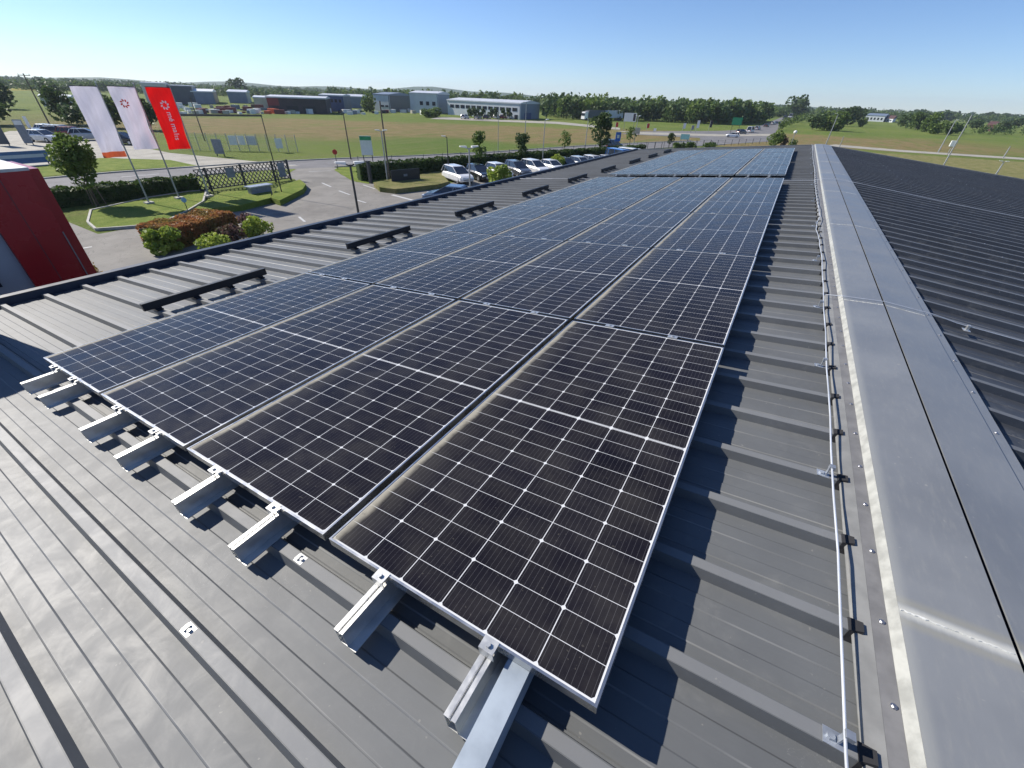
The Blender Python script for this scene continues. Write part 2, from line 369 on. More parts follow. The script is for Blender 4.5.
# ================================================================== SETTING
def sheet(name, pts, m, z=0.004, kind='structure', label=None, px=True):
    P = [at(u, v) for u, v in pts] if px else [Vector((a, b, 0)) for a, b in pts]
    mb = MB(); mb.add([(p.x, p.y, z) for p in P], [tuple(range(len(P)))])
    me = mb.mesh(name, [m]); 
    if me.polygons[0].normal.z < 0: me.flip_normals()
    o = link(name, me, None); o['kind'] = kind
    return o
mb = MB(); mb.quad((-4500, -4500, 0), (4500, -4500, 0), (4500, 6500, 0), (-4500, 6500, 0)); g = mb.build('ground', M['ground']); g['kind'] = 'structure'

# road running past the site, from left to the junction
nearE = [(-160, -160), (-70, -40), (-50.2, 5), (-50.6, 17.1), (-49.0, 28.4), (-45.4, 35.4), (-39.9, 44.5), (-35.4, 57.2), (-29.8, 76), (-22, 97), (-14, 118)]
farE = [(-172, -160), (-80, -38), (-57.2, 5), (-56.6, 18.5), (-54.2, 31), (-51, 39.8), (-46, 50.5), (-41.2, 63), (-35.6, 85), (-29, 104), (-22, 122)]
sheet('road', nearE+farE[::-1], M['road'], .012, px=False)
for nm, E, w in (('kerb', nearE, .25), ('kerb', farE, -.25)):
    mb = MB()
    for a, b in zip(E[:-1], E[1:]):
        if nm == 'kerb' and E is nearE and a[1] in (28.4,): continue
        mb.bar((a[0]+w/2, a[1], .06), (b[0]+w/2, b[1], .06), .22, .12)
    o = mb.build('kerb', M['kerb']); o['kind'] = 'structure'
# dashed centre line of the road
mb = MB()
for (a, b), (c, d) in zip(zip(nearE[3:-1], nearE[4:]), zip(farE[3:-1], farE[4:])):
    p = (Vector(a)+Vector(c))/2; q = (Vector(b)+Vector(d))/2; L = (q-p).length; n = max(1, int(L/6)); dd = (q-p)/n
    for i in range(n):
        s = p+dd*i; e = s+dd*.5; nn = Vector((-dd.y, dd.x)).normalized()*.08
        mb.quad((s.x-nn.x, s.y-nn.y, .02), (s.x+nn.x, s.y+nn.y, .02), (e.x+nn.x, e.y+nn.y, .02), (e.x-nn.x, e.y-nn.y, .02))
o = mb.build('road_marking', M['line']); o['kind'] = 'structure'
# yard asphalt between the hall and the hedges
sheet('yard', [(-42.6, -30), (-42.6, 8.6), (-40.2, 8.9), (-33.5, 8.8), (-33.5, 18.0), (-40.2, 26.8), (-41.6, 27.6), (-48.9, 27.0), (-45.8, 36.0), (-41, 32.6), (-36, 30.4), (-31, 33), (-29, 36), (-20, 76), (-5, 110), (-4, 80), (-4, -30)], M['asphalt'], .008, px=False)
sheet('pavement', [(-25.5, 5.5), (-25.5, 11.5), (-22, 22), (-8.2, 24), (-8.2, -12), (-25.5, -12)], M['concrete'], .014, px=False)
mb = MB()
for i, (u, v, u2, v2) in enumerate(((392, 195, 415, 201), (363, 185, 375, 189), (339, 191, 350, 195), (356, 200, 366, 203), (322, 183, 331, 187), (309, 171.5, 331, 171), (77, 249.5, 92, 247), (299, 217, 305, 222))):
    a = at(u, v); b = at(u2, v2); dd = (b-a); nn = Vector((-dd.y, dd.x, 0)).normalized()*(.08 if i else .16)
    mb.quad(*[(q.x, q.y, .018) for q in (a-nn, a+nn, b+nn, b-nn)])
o = mb.build('yard_marking', M['line']); o['kind'] = 'structure'
# lawns
def lawn(name, pts, m, h=.4, px=True, kerb=False):
    P = [at(u, v) for u, v in pts] if px else [Vector((a, b, 0)) for a, b in pts]
    mb = MB(); mb.prism([(p.x, p.y) for p in P], 0, h); o = mb.build(name, m); o['kind'] = 'structure'
    if not kerb: return
    c = sum(P, Vector())/len(P); mb = MB()
    for a, b in zip(P, P[1:]+P[:1]): mb.bar((a.x, a.y, .03+h/2), (b.x, b.y, .03+h/2), .12, h+.04)
    k = mb.build('kerb', M['kerb']); k['kind'] = 'structure'
lawn('lawn', [(92, 212), (89, 224), (97, 231), (125, 229), (160, 226), (186, 214), (204, 203), (207, 192), (190, 193), (150, 199)], M['lawn'], .12, True, True)
lawn('lawn', [(186, 222), (214, 203), (224, 197), (272, 194), (273, 203), (243, 211), (216, 214), (188, 226)], M['lawn'])
lawn('lawn', [(280, 191), (301, 184), (307, 189), (304, 194), (281, 206), (272, 203)], M['lawn'])
lawn('lawn', [(374, 187), (398, 182), (440, 175), (449, 186), (438, 189), (396, 194), (380, 192)], M['lawn_dry'])
sheet('verge', [(334, 170), (340, 167), (420, 166), (505, 160.5), (640, 151), (642, 157), (420, 176), (368, 184), (352, 181)], M['lawn'], .02)
sheet('verge', [(-30, 205), (41, 199), (128, 184), (256, 171.5), (296, 169), (285, 176), (206, 187), (50, 201), (-30, 222)], M['lawn'], .02)
sheet('verge', [(0, 172), (100, 158), (170, 160), (198, 166), (120, 170), (40, 177), (0, 184)], M['lawn'], .02)
sheet('yard', [(-60, 150), (10, 131), (70, 131), (120, 143), (170, 153), (300, 166), (200, 170), (170, 161), (110, 158), (-60, 178)], M['gravel'], .016)
# junction and highway
sheet('road', [(600, 146), (640, 143), (700, 141), (700, 138), (640, 135), (620, 134), (640, 131.5), (720, 131), (752, 129), (790, 114), (798, 114), (776, 131), (779, 141), (700, 146), (640, 149)], M['road'], .03)
sheet('pavement', [(615, 131), (650, 132.5), (720, 134.5), (778, 134), (778, 136), (720, 136.5), (640, 134.5)], M['gravel'], .05)
sheet('path', [(812, 147.4), (835, 144.5), (900, 150), (1024, 158), (1100, 162), (1100, 164), (1024, 160), (900, 152), (838, 147)], M['gravel'], .03)
sheet('path', [(440, 117), (505, 120), (560, 122), (620, 128), (620, 130), (555, 124), (480, 121), (430, 119)], M['gravel'], .05)
sheet('field', [(-200, 86), (60, 86.8), (120, 90), (60, 90.3), (-200, 92)], M['yellow'], .06)
sheet('verge', [(980, 185), (860, 152), (900, 154), (1100, 167), (1100, 200)], M['lawn_dry'], .01)
# the rising embankment right of the junction
mb = MB(); bA, bB = at(772, 140), at(805, 117); cA = at(800, 146)
for i in range(14):
    pass

# ================================================================== THE HALL WE STAND ON
XR, Y0, HP, AL = .0235, .4457, 1.2357, .09807
TA = math.tan(AL)
def rz(x, d=.15): return H-HP+(x-XR)*TA-d/math.cos(AL)          # left slope, d below the module plane
XC = .985                                                         # ridge
RZC = rz(XC)
def rzr(x): return RZC-(x-XC)*TA                                  # right slope pan
Y_END, Y_START = 24.15, -7.0
hall = thing('industrial_hall', 'large hall with dark ribbed metal roof on which the solar panels are mounted', 'building', (0, 8, 0))
PIT = .35; RIB0 = .022
def profile(y0, y1):
    k = math.floor((y0-RIB0)/PIT); pts = []
    while RIB0+k*PIT < y1:
        c = RIB0+k*PIT
        pts += [(c-.034, 0), (c-.021, .0385), (c+.021, .0385), (c+.034, 0)]
        if k % 3 == 1: pts[-1] = (c+.034, .002); pts += [(c+.040, .002), (c+.041, -.003), (c+.046, 0)]
        for q in (.076, .196):
            pts += [(c+q, 0), (c+q+.005, .003), (c+q+.057, .003), (c+q+.062, 0)]
        k += 1
    return [p for p in pts if y0 <= p[0] <= y1]
def slope_mesh(xs, zf, th=.05):
    pr = profile(Y_START, Y_END); mb = MB(); mb.nofix = True; n = len(pr); vs = []
    for x in xs:
        for y, h in pr: vs.append((x, y, zf(x)+h))
    fs = [(i*n+j, i*n+n+j, i*n+n+j+1, i*n+j+1) for i in range(len(xs)-1) for j in range(n-1)]
    mb.add(vs, fs)
    # underside and edges
    a, b = xs[0], xs[-1]
    mb.quad((a, Y_START, zf(a)-th), (a, Y_END, zf(a)-th), (b, Y_END, zf(b)-th), (b, Y_START, zf(b)-th))
    mb.quad((a, Y_END, zf(a)-th), (b, Y_END, zf(b)-th), (b, Y_END, zf(b)+.0), (a, Y_END, zf(a)+.0))
    return mb
XE = -6.88
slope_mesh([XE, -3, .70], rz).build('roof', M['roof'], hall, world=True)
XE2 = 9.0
slope_mesh([XC+.27, 4, XE2], rzr).build('roof', M['roof_shaded'], hall, world=True)
# walls
mb = MB(); mb.box(XE-.12, XE2+.05, Y_START, Y_END-.05, 0, min(rz(XE), rzr(XE2))-.12)
mb.hexa([(XE+.1, Y_START, rz(XE)-.2), (XC, Y_START, RZC-.5), (XC, Y_END-.06, RZC-.5), (XE+.1, Y_END-.06, rz(XE)-.2)], [(XE+.1, Y_START, rz(XE)-.12), (XC, Y_START, RZC-.12), (XC, Y_END-.06, RZC-.12), (XE+.1, Y_END-.06, rz(XE)-.12)])
mb.hexa([(XC, Y_START, RZC-.5), (XE2-.1, Y_START, rzr(XE2)-.2), (XE2-.1, Y_END-.06, rzr(XE2)-.2), (XC, Y_END-.06, RZC-.5)], [(XC, Y_START, RZC-.12), (XE2-.1, Y_START, rzr(XE2)-.12), (XE2-.1, Y_END-.06, rzr(XE2)-.12), (XC, Y_END-.06, RZC-.12)])
mb.build('wall', M['grey_wall'], hall, world=True)
# eave upstand with folded top
ze = rz(XE)
mb = MB(); mb.box(XE-.016, XE, Y_START, Y_END, ze-.3, ze+.088); mb.box(XE-.09, XE+.002, Y_START, Y_END, ze+.0885, ze+.096); mb.box(XE-.09, XE-.082, Y_START, Y_END, ze-.1, ze+.088)
mb.build('eave_flashing', M['navy'], hall, world=True)
zf = rzr(XE2); mb = MB(); mb.box(XE2+.003, XE2+.02, Y_START, Y_END, zf-.3, zf+.05); mb.build('eave_flashing', M['navy'], hall, world=True)
# gable flashings
for (xa, xb, fz) in ((XE, .70, rz), (XC+.25, XE2, rzr)):
    mb = MB(); mb.hexa([(xa, Y_END+.003, fz(xa)-.25), (xb, Y_END+.003, fz(xb)-.25), (xb, Y_END+.09, fz(xb)-.25), (xa, Y_END+.09, fz(xa)-.25)],
        [(xa, Y_END+.003, fz(xa)+.055), (xb, Y_END+.003, fz(xb)+.055), (xb, Y_END+.09, fz(xb)+.055), (xa, Y_END+.09, fz(xa)+.055)])
    mb.build('gable_flashing', M['flash'], hall, world=True)
# ridge: stepped flashing on both sides, two wide cap sheets, dark joint between them
mb = MB(); z = rz
def strip(mb, x0, z0, x1, z1, th=.004, y0=Y_START, y1=Y_END): mb.hexa([(x0, y0, z0-th), (x1, y0, z1-th), (x1, y1, z1-th), (x0, y1, z0-th)], [(x0, y0, z0), (x1, y0, z1), (x1, y1, z1), (x0, y1, z0)])
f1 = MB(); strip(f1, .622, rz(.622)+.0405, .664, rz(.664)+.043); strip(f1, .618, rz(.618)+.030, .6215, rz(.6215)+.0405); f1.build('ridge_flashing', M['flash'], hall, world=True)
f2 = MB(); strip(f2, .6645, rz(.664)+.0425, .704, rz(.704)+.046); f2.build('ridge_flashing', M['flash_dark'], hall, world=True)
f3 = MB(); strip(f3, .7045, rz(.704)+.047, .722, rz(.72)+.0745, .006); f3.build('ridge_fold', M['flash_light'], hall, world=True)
zc0 = rz(.72)+.075
c1 = MB(); strip(c1, .7225, zc0, XC-.0065, zc0+.019, .006); c1.build('ridge_cap', M['cap'], hall, world=True)
c2 = MB(); strip(c2, XC+.0065, zc0+.019, 1.245, zc0-.002, .006); c2.build('ridge_cap', M['cap'], hall, world=True)
mb = MB(); strip(mb, XC-.03, zc0-.004, XC+.03, zc0-.004, .02); mb.build('ridge_joint', M['navy'], hall, world=True)
f4 = MB(); strip(f4, 1.2455, zc0-.0045, 1.252, zc0-.011, .004); strip(f4, 1.2525, zc0-.011, 1.302, zc0-.0155, .005); strip(f4, 1.3025, zc0-.0155, 1.306, zc0-.05, .004)
f4.build('ridge_flashing', M['cap'], hall, world=True)
# transverse cap joints with sealant
for i, yj in enumerate((-1.8, 1.17, 4.02, 7.05, 10.1, 13.1, 16.1, 19.1, 22.1)):
    mb = MB(); w = .006 if i == 1 else .006
    N = 30; top = []
    for k in range(N+1):
        x = .726+(XC-.012-.726)*k/N; zz = zc0+.019*(x-.7225)/(XC-.7225); ww = w*random.uniform(.75, 1.15)
        top.append((x, yj-ww/2+random.uniform(-.002, .002), yj+ww/2+random.uniform(-.002, .002), zz))
    for a, b in zip(top[:-1], top[1:]):
        mb.hexa([(a[0], a[1], a[3]+.0005), (b[0], b[1], b[3]+.0005), (b[0], b[2], b[3]+.0005), (a[0], a[2], a[3]+.0005)], [(a[0], a[1]+w*.3, a[3]+.003), (b[0], b[1]+w*.3, b[3]+.003), (b[0], b[2]-w*.3, b[3]+.003), (a[0], a[2]-w*.3, a[3]+.003)])
    mb.build('sealant_joint', M['caulk'], hall, world=True); mb = MB()
    w *= .8
    for k in range(12):
        xa = XC+.012+(1.24-XC-.012)*k/12; xb = XC+.012+(1.24-XC-.012)*(k+1)/12; za = zc0+.019-.021*(xa-XC)/.26; zb = zc0+.019-.021*(xb-XC)/.26
        mb.hexa([(xa, yj-w/2, za+.0005), (xb, yj-w/2, zb+.0005), (xb, yj+w/2, zb+.0005), (xa, yj+w/2, za+.0005)], [(xa, yj-w/4, za+.003), (xb, yj-w/4, zb+.003), (xb, yj+w/4, zb+.003), (xa, yj+w/4, za+.003)])
    mb.build('sealant_joint', M['caulk'], hall, world=True)
# foam closures under the flashing where each rib ends, as one strip per rib
for k in range(-3, 60):
    c = RIB0+k*PIT
    mb = MB(); zz = rz(.62)
    mb.hexa([(.602, c-.034, zz+.001), (.640, c-.034, zz+.003), (.640, c+.034, zz+.003), (.602, c+.034, zz+.001)], [(.607, c-.022, zz+.043), (.640, c-.016, zz+.054), (.640, c+.016, zz+.054), (.607, c+.022, zz+.043)])
    mb.build('foam_closure', M['foam'], hall, world=True)
def screw_mesh(r=.0055, h=.006):
    mb = MB(); mb.tube([(0, 0, 0), (0, 0, h*.4)], r*1.5, 10); mb.tube([(0, 0, h*.4), (0, 0, h)], r, 6); return mb.mesh('screw', [M['bolt']])
sm = screw_mesh()
for k in range(46):
    y = .38+k*.252+random.uniform(-.02, .02)
    link('screw', sm, None, hall, (.690, y-8, rz(.690)+.0450))
for k in range(40):
    y = .9+k*.40; link('screw', sm, None, hall, (1.275, y-8, zc0-.0128))
# roof fastening clips seen on two ribs
for (x, y) in ((-1.20, .022), (-1.105, .372)):
    mb = MB(); zz = rz(x)+.0385
    mb.box(x-.02, x+.02, y-.017, y+.017, zz, zz+.002); mb.box(x-.018, x-.004, y-.012, y+.012, zz+.0022, zz+.008); mb.tube([(x+.008, y, zz+.002), (x+.008, y, zz+.009)], .006, 8)
    o = mb.build('rib_clip', M['alu'], hall, world=True)

# unseen block added left of the view to cast shade on the module corner
vx, vy = -5.93, .24
vs = thing('shadow_caster', 'square grey shadow caster added out of view beside the corner of the solar panels', 'shadow caster', (vx, vy, rz(vx)))
mb = MB(); mb.box(-.2, .2, -.2, .2, -.02, 1.32); mb.build('shaft', M['galv'], vs)
mb = MB(); mb.hexa([(-.26, -.26, 1.38), (.26, -.26, 1.38), (.26, .26, 1.38), (-.26, .26, 1.38)], [(-.1, -.1, 1.46), (.1, -.1, 1.46), (.1, .1, 1.46), (-.1, .1, 1.46)])
for a in (-.15, .15):
    for b in (-.15, .15): mb.box(a-.01, a+.01, b-.01, b+.01, 1.32, 1.382)
mb.build('caster_top', M['galv'], vs)

# ================================================================== SOLAR MODULES
def panel_meshes():
    fr = MB(); w = .0075; h = .035
    fr.box(0, w, 0, PL, -h, 0); fr.box(PW-w, PW, 0, PL, -h, 0); fr.box(w+.0002, PW-w-.0002, 0, w, -h, 0); fr.box(w+.0002, PW-w-.0002, PL-w, PL, -h, 0)
    fm = fr.mesh('frame', [M['frame']])
    g = MB(); g.box(w+.0004, PW-w-.0004, w+.0004, PL-w-.0004, -.008, -.0016)
    gm = g.mesh('cell_sheet', [M['cells']])
    return fm, gm
FM, GM = panel_meshes()
GAPX, GAPY, BLK = .034, .034, .676
rows = [Y0+i*(PL+GAPY) for i in range(5)]
y6 = rows[-1]+PL+BLK
rows += [y6+i*(PL+GAPY) for i in range(4)]
colname = ['the column nearest the ridge', 'the second column from the ridge', 'the third column from the ridge', 'the outermost column by the eave']
rowname = ['first (nearest) row', 'second row', 'third row', 'fourth row', 'fifth row, before the gap', 'sixth row, just beyond the gap', 'seventh row', 'eighth row', 'ninth (farthest) row']
ROT = Matrix.Rotation(-AL, 4, 'Y')
for c in range(4):
    sx = c*(PW+GAPX)+PW
    for r, yy in enumerate(rows):
        x = XR-sx*math.cos(AL); zz = H-HP-sx*math.sin(AL)
        jx = random.uniform(-.004, .004) if r else 0
        t = thing('solar_panel', 'solar panel in %s, %s' % (colname[c], rowname[r]), 'solar panel', (x+jx, yy, zz), 0, 'solar panels on the roof')
        t.rotation_euler = (random.uniform(-.0012, .0012), -AL+random.uniform(-.0012, .0012), random.uniform(-.0018, .0018) if r else 0)
        link('frame', FM, None, t); link('cell_sheet', GM, None, t)
# rails below, clamps on them
rail_s = [.315, .745, 1.35, 1.80, 2.40, 2.87, 3.57, 3.93]
ordn = ['first', 'second', 'third', 'fourth', 'fifth', 'sixth', 'seventh', 'eighth']
def rail_mesh(L):
    # Z-shaped rail with a slotted top flange; local y along, origin at top middle near end
    mb = MB(); hh = .072
    mb.box(-.022, -.006, 0, L, -.003, 0); mb.box(.004, .016, 0, L, -.003, 0)          # two lips with slot
    mb.box(-.0058, .0038, .0, L, -.012, -.009)                                        # slot floor
    mb.box(-.0058, -.004, 0, L, -.0088, -.0005); mb.box(.002, .0038, 0, L, -.0088, -.0005)
    mb.box(-.022, -.019, 0, L, -hh, -.0032)
    mb.box(.0135, .016, 0, L, -hh, -.0032)
    mb.box(-.0188, .048, 0, L, -hh-.003, -hh-.0002)
    return mb.mesh('rail', [M['alu']])
def clamp_mesh(end):
    mb = MB()
    if end:
        mb.box(-.024, .024, -.028, .008, .036, .039); mb.box(-.024, .024, -.030, -.0275, .001, .0385); mb.box(-.015, .015, -.012, -.001, .0, .012)
        mb.tube([(0, -.014, .039), (0, -.014, .047)], .008, 6)
    else:
        mb.box(-.03, .03, -.022, .022, .0364, .0394); mb.tube([(0, 0, .0394), (0, 0, .046)], .008, 6); mb.box(-.012, .012, -.006, .006, 0, .036)
    return mb.mesh('clamp', [M['alu']])
for blk, (ya, yb, rr) in enumerate(((rows[0]-.195, rows[4]+PL+.16, rows[:5]), (rows[5]-.16, rows[8]+PL+.08, rows[5:]))):
    RM = rail_mesh(yb-ya); CE = clamp_mesh(True); CM = clamp_mesh(False)
    for i, s in enumerate(rail_s):
        off = .036; x = XR-s*math.cos(AL)+off*math.sin(AL); zz = H-HP-s*math.sin(AL)-off*math.cos(AL)
        t = thing('mounting_rail', 'aluminium mounting rail under the %s panels, %s rail counted from the ridge' % ('near' if blk == 0 else 'far', ordn[i]), 'mounting rail', (x, ya, zz), 0, 'rails carrying the solar panels')
        t.rotation_euler = (0, -AL, 0)
        link('rail_profile', RM, None, t)
        link('end_clamp', CE, None, t, (0, rr[0]-ya, 0))
        for q in rr[1:]: link('mid_clamp', CM, None, t, (0, q-GAPY/2-ya, 0))
        e = link('end_clamp', CE, None, t, (0, rr[-1]+PL-ya, 0)); e.rotation_euler = (0, 0, math.pi)
# cable tray beside the nearest rail
tx = -.165; t = thing('cable_tray', 'pale blue-grey metal cable tray sticking out beside the rail nearest the ridge', 'cable tray', (tx, -.55, rz(tx)+.040)); t.rotation_euler = (0, -AL, R_(1.5))
mb = MB(); mb.box(-.034, .034, 0, 1.02, .068, .0705); mb.box(-.034, -.0315, 0, 1.02, 0, .0678); mb.box(.0315, .034, 0, 1.02, 0, .0678); mb.build('lid', M['tray'], t)
mb = MB(); mb.box(-.030, .030, 0, 1.1, .001, .004); mb.box(-.030, -.028, 0, 1.1, .0042, .05); mb.box(.028, .030, 0, 1.1, .0042, .06); mb.build('base', M['galv'], t)

# snow guards on the eave side
def guard():
    t = thing('snow_guard', '', 'snow guard'); mb = MB(); mb.box(-.018, .018, 0, 1.25, .022, .088); mb.box(-.03, .026, 0, 1.25, .0885, .095)
    mb.build('bar', M['black'], t)
    for k in range(4):
        f = MB(); y = .11+k*.35; f.box(-.06, .06, y-.03, y+.03, -.0, .012); f.box(-.035, .03, y-.03, y+.03, .0122, .0218); f.build('foot', M['black'], t)
    return t
g0 = guard(); X_G = -4.86
gl = ['nearest to the camera', 'second from the camera', 'third from the camera', 'fourth from the camera', 'fifth from the camera', 'sixth from the camera', 'seventh from the camera', 'farthest but one', 'farthest along the roof']
for i in range(9):
    y = 1.31+i*2.5; y = RIB0+round((y-RIB0)/PIT)*PIT-.11
    o = g0 if i == 0 else dup(g0)
    o.location = (X_G, y, rz(X_G)+.04); o.rotation_euler = (0, -AL, 0)
    o['label'] = 'black snow guard bar left of the solar panels, %s' % gl[i]; o['group'] = 'snow guards beside the solar panels'

# lightning conductor along the ridge
XL = .570; zl = lambda y, x=XL: rz(x)+.086
pts = [(XL-.012, -1.5), (XL-.010, .3), (XL-.006, .68), (XL, 1.3), (XL+.003, 1.9), (XL+.01, 3.0), (XL+.018, 4.0), (XL+.03, 5.2), (XL+.02, 6.0), (XL-.005, 6.6), (XL+.015, 7.1), (XL+.055, 7.5), (XL+.03, 9.2), (XL+.02, 11.2), (XL+.04, 13.4), (XL+.02, 17), (XL+.03, 24.1)]
t = thing('lightning_conductor', 'thin bright lightning conductor wire running along the left of the ridge', 'lightning wire', (XL, 8, rz(XL)))
P = []
for (a, b) in zip(pts[:-1], pts[1:]):
    n = max(2, int((b[1]-a[1])/.25))
    for k in range(n):
        f = k/n; P.append((a[0]+(b[0]-a[0])*f, a[1]+(b[1]-a[1])*f, zl(0)+.006*math.sin((a[1]+(b[1]-a[1])*f)*6.3)))
P.append((pts[-1][0], pts[-1][1], zl(0)))
mb = MB(); mb.tube(P, .004, 8); mb.build('wire', M['rod'], t, world=True, smooth=True)
for k, y in enumerate([RIB0+PIT*q for q in (2, 5, 8, 11, 15, 20, 26, 32, 38, 44, 50, 56, 62)]):
    mb = MB(); x = XL-.012; zb = rz(x)+.0385
    mb.box(x-.024, x+.02, y-.02, y+.02, zb, zb+.002); mb.tube([(x-.008, y, zb+.002), (x-.008, y, zb+.010)], .009, 10); mb.box(x+.006, x+.0105, y-.008, y+.008, zb+.002, zb+.055); mb.box(x+.004, x+.024, y-.010, y+.010, zb+.038, zb+.056)
    mb.build('clamp', M['galv'], t, world=True)
# conductors crossing the roof
def cross(name, label, pts, r=.004):
    t = thing(name, label, 'lightning wire', pts[len(pts)//2]); mb = MB(); mb.tube(pts, r, 6); mb.build('wire', M['rod'], t, world=True)
    return t
yc = rows[4]+PL+.30
cross('lightning_conductor', 'bright conductor wire crossing the roof through the gap between the panel blocks', [(XE+.2, yc, rz(XE+.2)+.07), (-5.2, yc, rz(-5.2)+.07), (-2.5, yc+.02, rz(-2.5)+.07), (0, yc, rz(0)+.07), (.6, yc, rz(.6)+.075), (.72, yc, zc0+.03), (XC, yc, zc0+.05), (1.3, yc, zc0+.02), (3, yc, rzr(3)+.07), (8.8, yc, rzr(8.8)+.07)])
y4 = 4.08
t = cross('lightning_conductor', 'bright conductor wire crossing the ridge cap and running down the right-hand roof slope', [(.6, y4+.02, rz(.6)+.073), (.72, y4, zc0+.008), (XC, y4, zc0+.028), (1.3, y4, zc0+.004), (1.45, y4, rzr(1.45)+.068), (3, y4+.03, rzr(3)+.07), (5, y4, rzr(5)+.07), (8.8, y4, rzr(8.8)+.07)], .0026)
for xx in (1.52, 2.5, 3.5, 4.5, 5.5, 6.5):
    mb = MB(); zb = rzr(xx)+.0385; mb.box(xx-.02, xx+.02, y4-.03, y4+.03, zb, zb+.002); mb.box(xx-.008, xx+.008, y4-.012, y4+.012, zb+.002, zb+.038); mb.build('clamp', M['alu'], t, world=True)
# screw heads scattered on the far slope
mb = MB()
t = None
for k in range(90):
    i = k % 3; x = (2.6, 4.4, 6.6)[i]; y = RIB0+PIT*(5+(k//3)*2)
    if y > Y_END-.2: continue
    link('screw', sm, None, hall, (x, y-8, rzr(x)+.0385))

# ================================================================== RED TOWER
tw = thing('red_tower', 'dark red clad tower with pale parapet and grey side beyond the left eave', 'building', (-9.6, 1.2, 0))
ZT = H-1.0
mb = MB(); mb.box(-10.1, -8.90, 1.36, 1.97, 0, ZT-.04); mb.build('red_wall', M['red_clad'], tw, world=True)
mb = MB(); mb.box(-10.1, -9.06, 1.9702, 2.12, 0, ZT-.04); mb.build('red_wall', M['red_clad'], tw, world=True)
mb = MB(); mb.box(-10.0, -8.95, -2.5, 1.357, 0, ZT-.10); mb.build('grey_wall', M['grey_clad'], tw, world=True)
mb = MB(); mb.box(-10.12, -8.885, 1.34, 1.985, ZT-.038, ZT+.0); mb.box(-10.05, -8.94, -2.5, 1.338, ZT-.098, ZT-.02)
mb.build('parapet', M['parapet'], tw, world=True)
mb = MB(); mb.box(-8.898, -8.885, 1.955, 1.967, 0, ZT-.85); mb.build('corner_trim', M['flash'], tw, world=True)
mb = MB(); mb.box(-8.948, -8.93, .98, 1.06, H-2.42, H-2.08); mb.build('window', M['glass'], tw, world=True)
mb = MB()
for zz in (1.6, 3.1, 4.6): mb.box(-8.8995, -8.8985, 1.37, 1.95, zz, zz+.012)
for yy in (1.65,): mb.box(-8.8995, -8.8985, yy, yy+.008, 0, ZT-.05)
mb.build('panel_joint', M['darkpost'], tw, world=True)

# ================================================================== PLANTS
def crown_fn(c, r, lumps=9, seed=0, shell=.6):
    rnd = random.Random(seed); L = []
    for _ in range(lumps):
        a = rnd.uniform(0, 6.28); q = rnd.uniform(.2, .72); h = rnd.uniform(-.6, .75)
        L.append((Vector((c[0]+r[0]*q*math.cos(a)*math.sqrt(1-h*h*.7), c[1]+r[1]*q*math.sin(a)*math.sqrt(1-h*h*.7), c[2]+r[2]*h)), rnd.uniform(.32, .55)))
    def fn():
        l, k = L[random.randrange(len(L))]
        d = Vector((random.gauss(0, 1), random.gauss(0, 1), random.gauss(0, 1))).normalized()*(random.uniform(shell, 1.0)**.6)
        return l+Vector((d.x*r[0]*k, d.y*r[1]*k, d.z*r[2]*k)), 1
    return fn
def tree_meshes(seed, h=6., r=2.2, n=900, leafsz=.28, lm='leaf', th=.35, lumps=11):
    random.seed(seed); cz = h*(1+th)/2; rr = (r, r, h*(1-th)/2)
    cr = MB(); cr.nofix = True; cr.leaves(n, crown_fn((0, 0, cz), rr, lumps, seed), leafsz); cm = cr.mesh('crown', [M[lm]])
    tk = MB(); tk.tube([(0, 0, 0), (.03*h*.1, 0, h*th*.6), (0, .02, h*.75)], [h*.018, h*.014, h*.005], 7)
    for k in range(5):
        a = random.uniform(0, 6.28); z0 = h*(th+.08*k); tk.tube([(0, 0, z0), (math.cos(a)*r*.55, math.sin(a)*r*.55, z0+h*.16)], [h*.007, h*.002], 5)
    return cm, tk.mesh('trunk', [M['bark']])
def place_tree(name, label, cat, loc, ms, s=1., group=None, rz_=None, sz=None):
    t = thing(name, label, cat, loc, random.uniform(0, 6.28) if rz_ is None else rz_, group); t.scale = (s, s, sz or s)
    link('crown', ms[0], None, t); link('trunk', ms[1], None, t); return t
# near tree with stakes
ms = tree_meshes(3, 4.3, 1.3, 4200, .17, 'leaf2', .30, 18)
random.seed(3)
t = place_tree('young_tree', 'bushy young green tree held by wooden stakes, right of the red tower', 'tree', at(99, 206), ms, 1)
for a in (0, 2.1, 4.2):
    mb = MB(); mb.tube([(math.cos(a)*.45, math.sin(a)*.45, 0), (math.cos(a)*.3, math.sin(a)*.3, 1.5)], .03, 6); mb.build('stake', M['wood'], t)
# hedges
def hedge(name, label, a, b, w, h, lm, n, sz, cat='hedge'):
    a = Vector((a[0], a[1], 0)); b = Vector((b[0], b[1], 0)); L = (b-a).length; ang = math.atan2((b-a).y, (b-a).x)
    t = thing(name, label, cat, a, ang); core = MB(); N = max(3, int(L/1.2)); 
    for i in range(N):
        x0 = L*i/N; x1 = L*(i+1)/N; j = random.uniform(-.05, .05); core.box(x0+.001, x1-.001, -w/2+.12+j, w/2-.12+j, 0, h-.14+j)
    core.build('branches', M['leaf_dark'], t)
    lv = MB(); lv.nofix = True
    def fn():
        x = random.uniform(0, L); q = random.random(); bump = .05*math.sin(x*2.1)+.04*math.sin(x*5.3+1)
        tot = w+2*h; k = random.uniform(0, tot)
        if k < w: return Vector((x, k-w/2, h+bump+random.gauss(0, .03))), 1
        sgn = 1 if k < w+h else -1
        return Vector((x, sgn*(w/2+bump*.5+random.gauss(0, .03)), random.uniform(.02, h+bump))), 1
    lv.leaves(n, fn, sz); lv.build('foliage', M[lm], t); return t
random.seed(11)
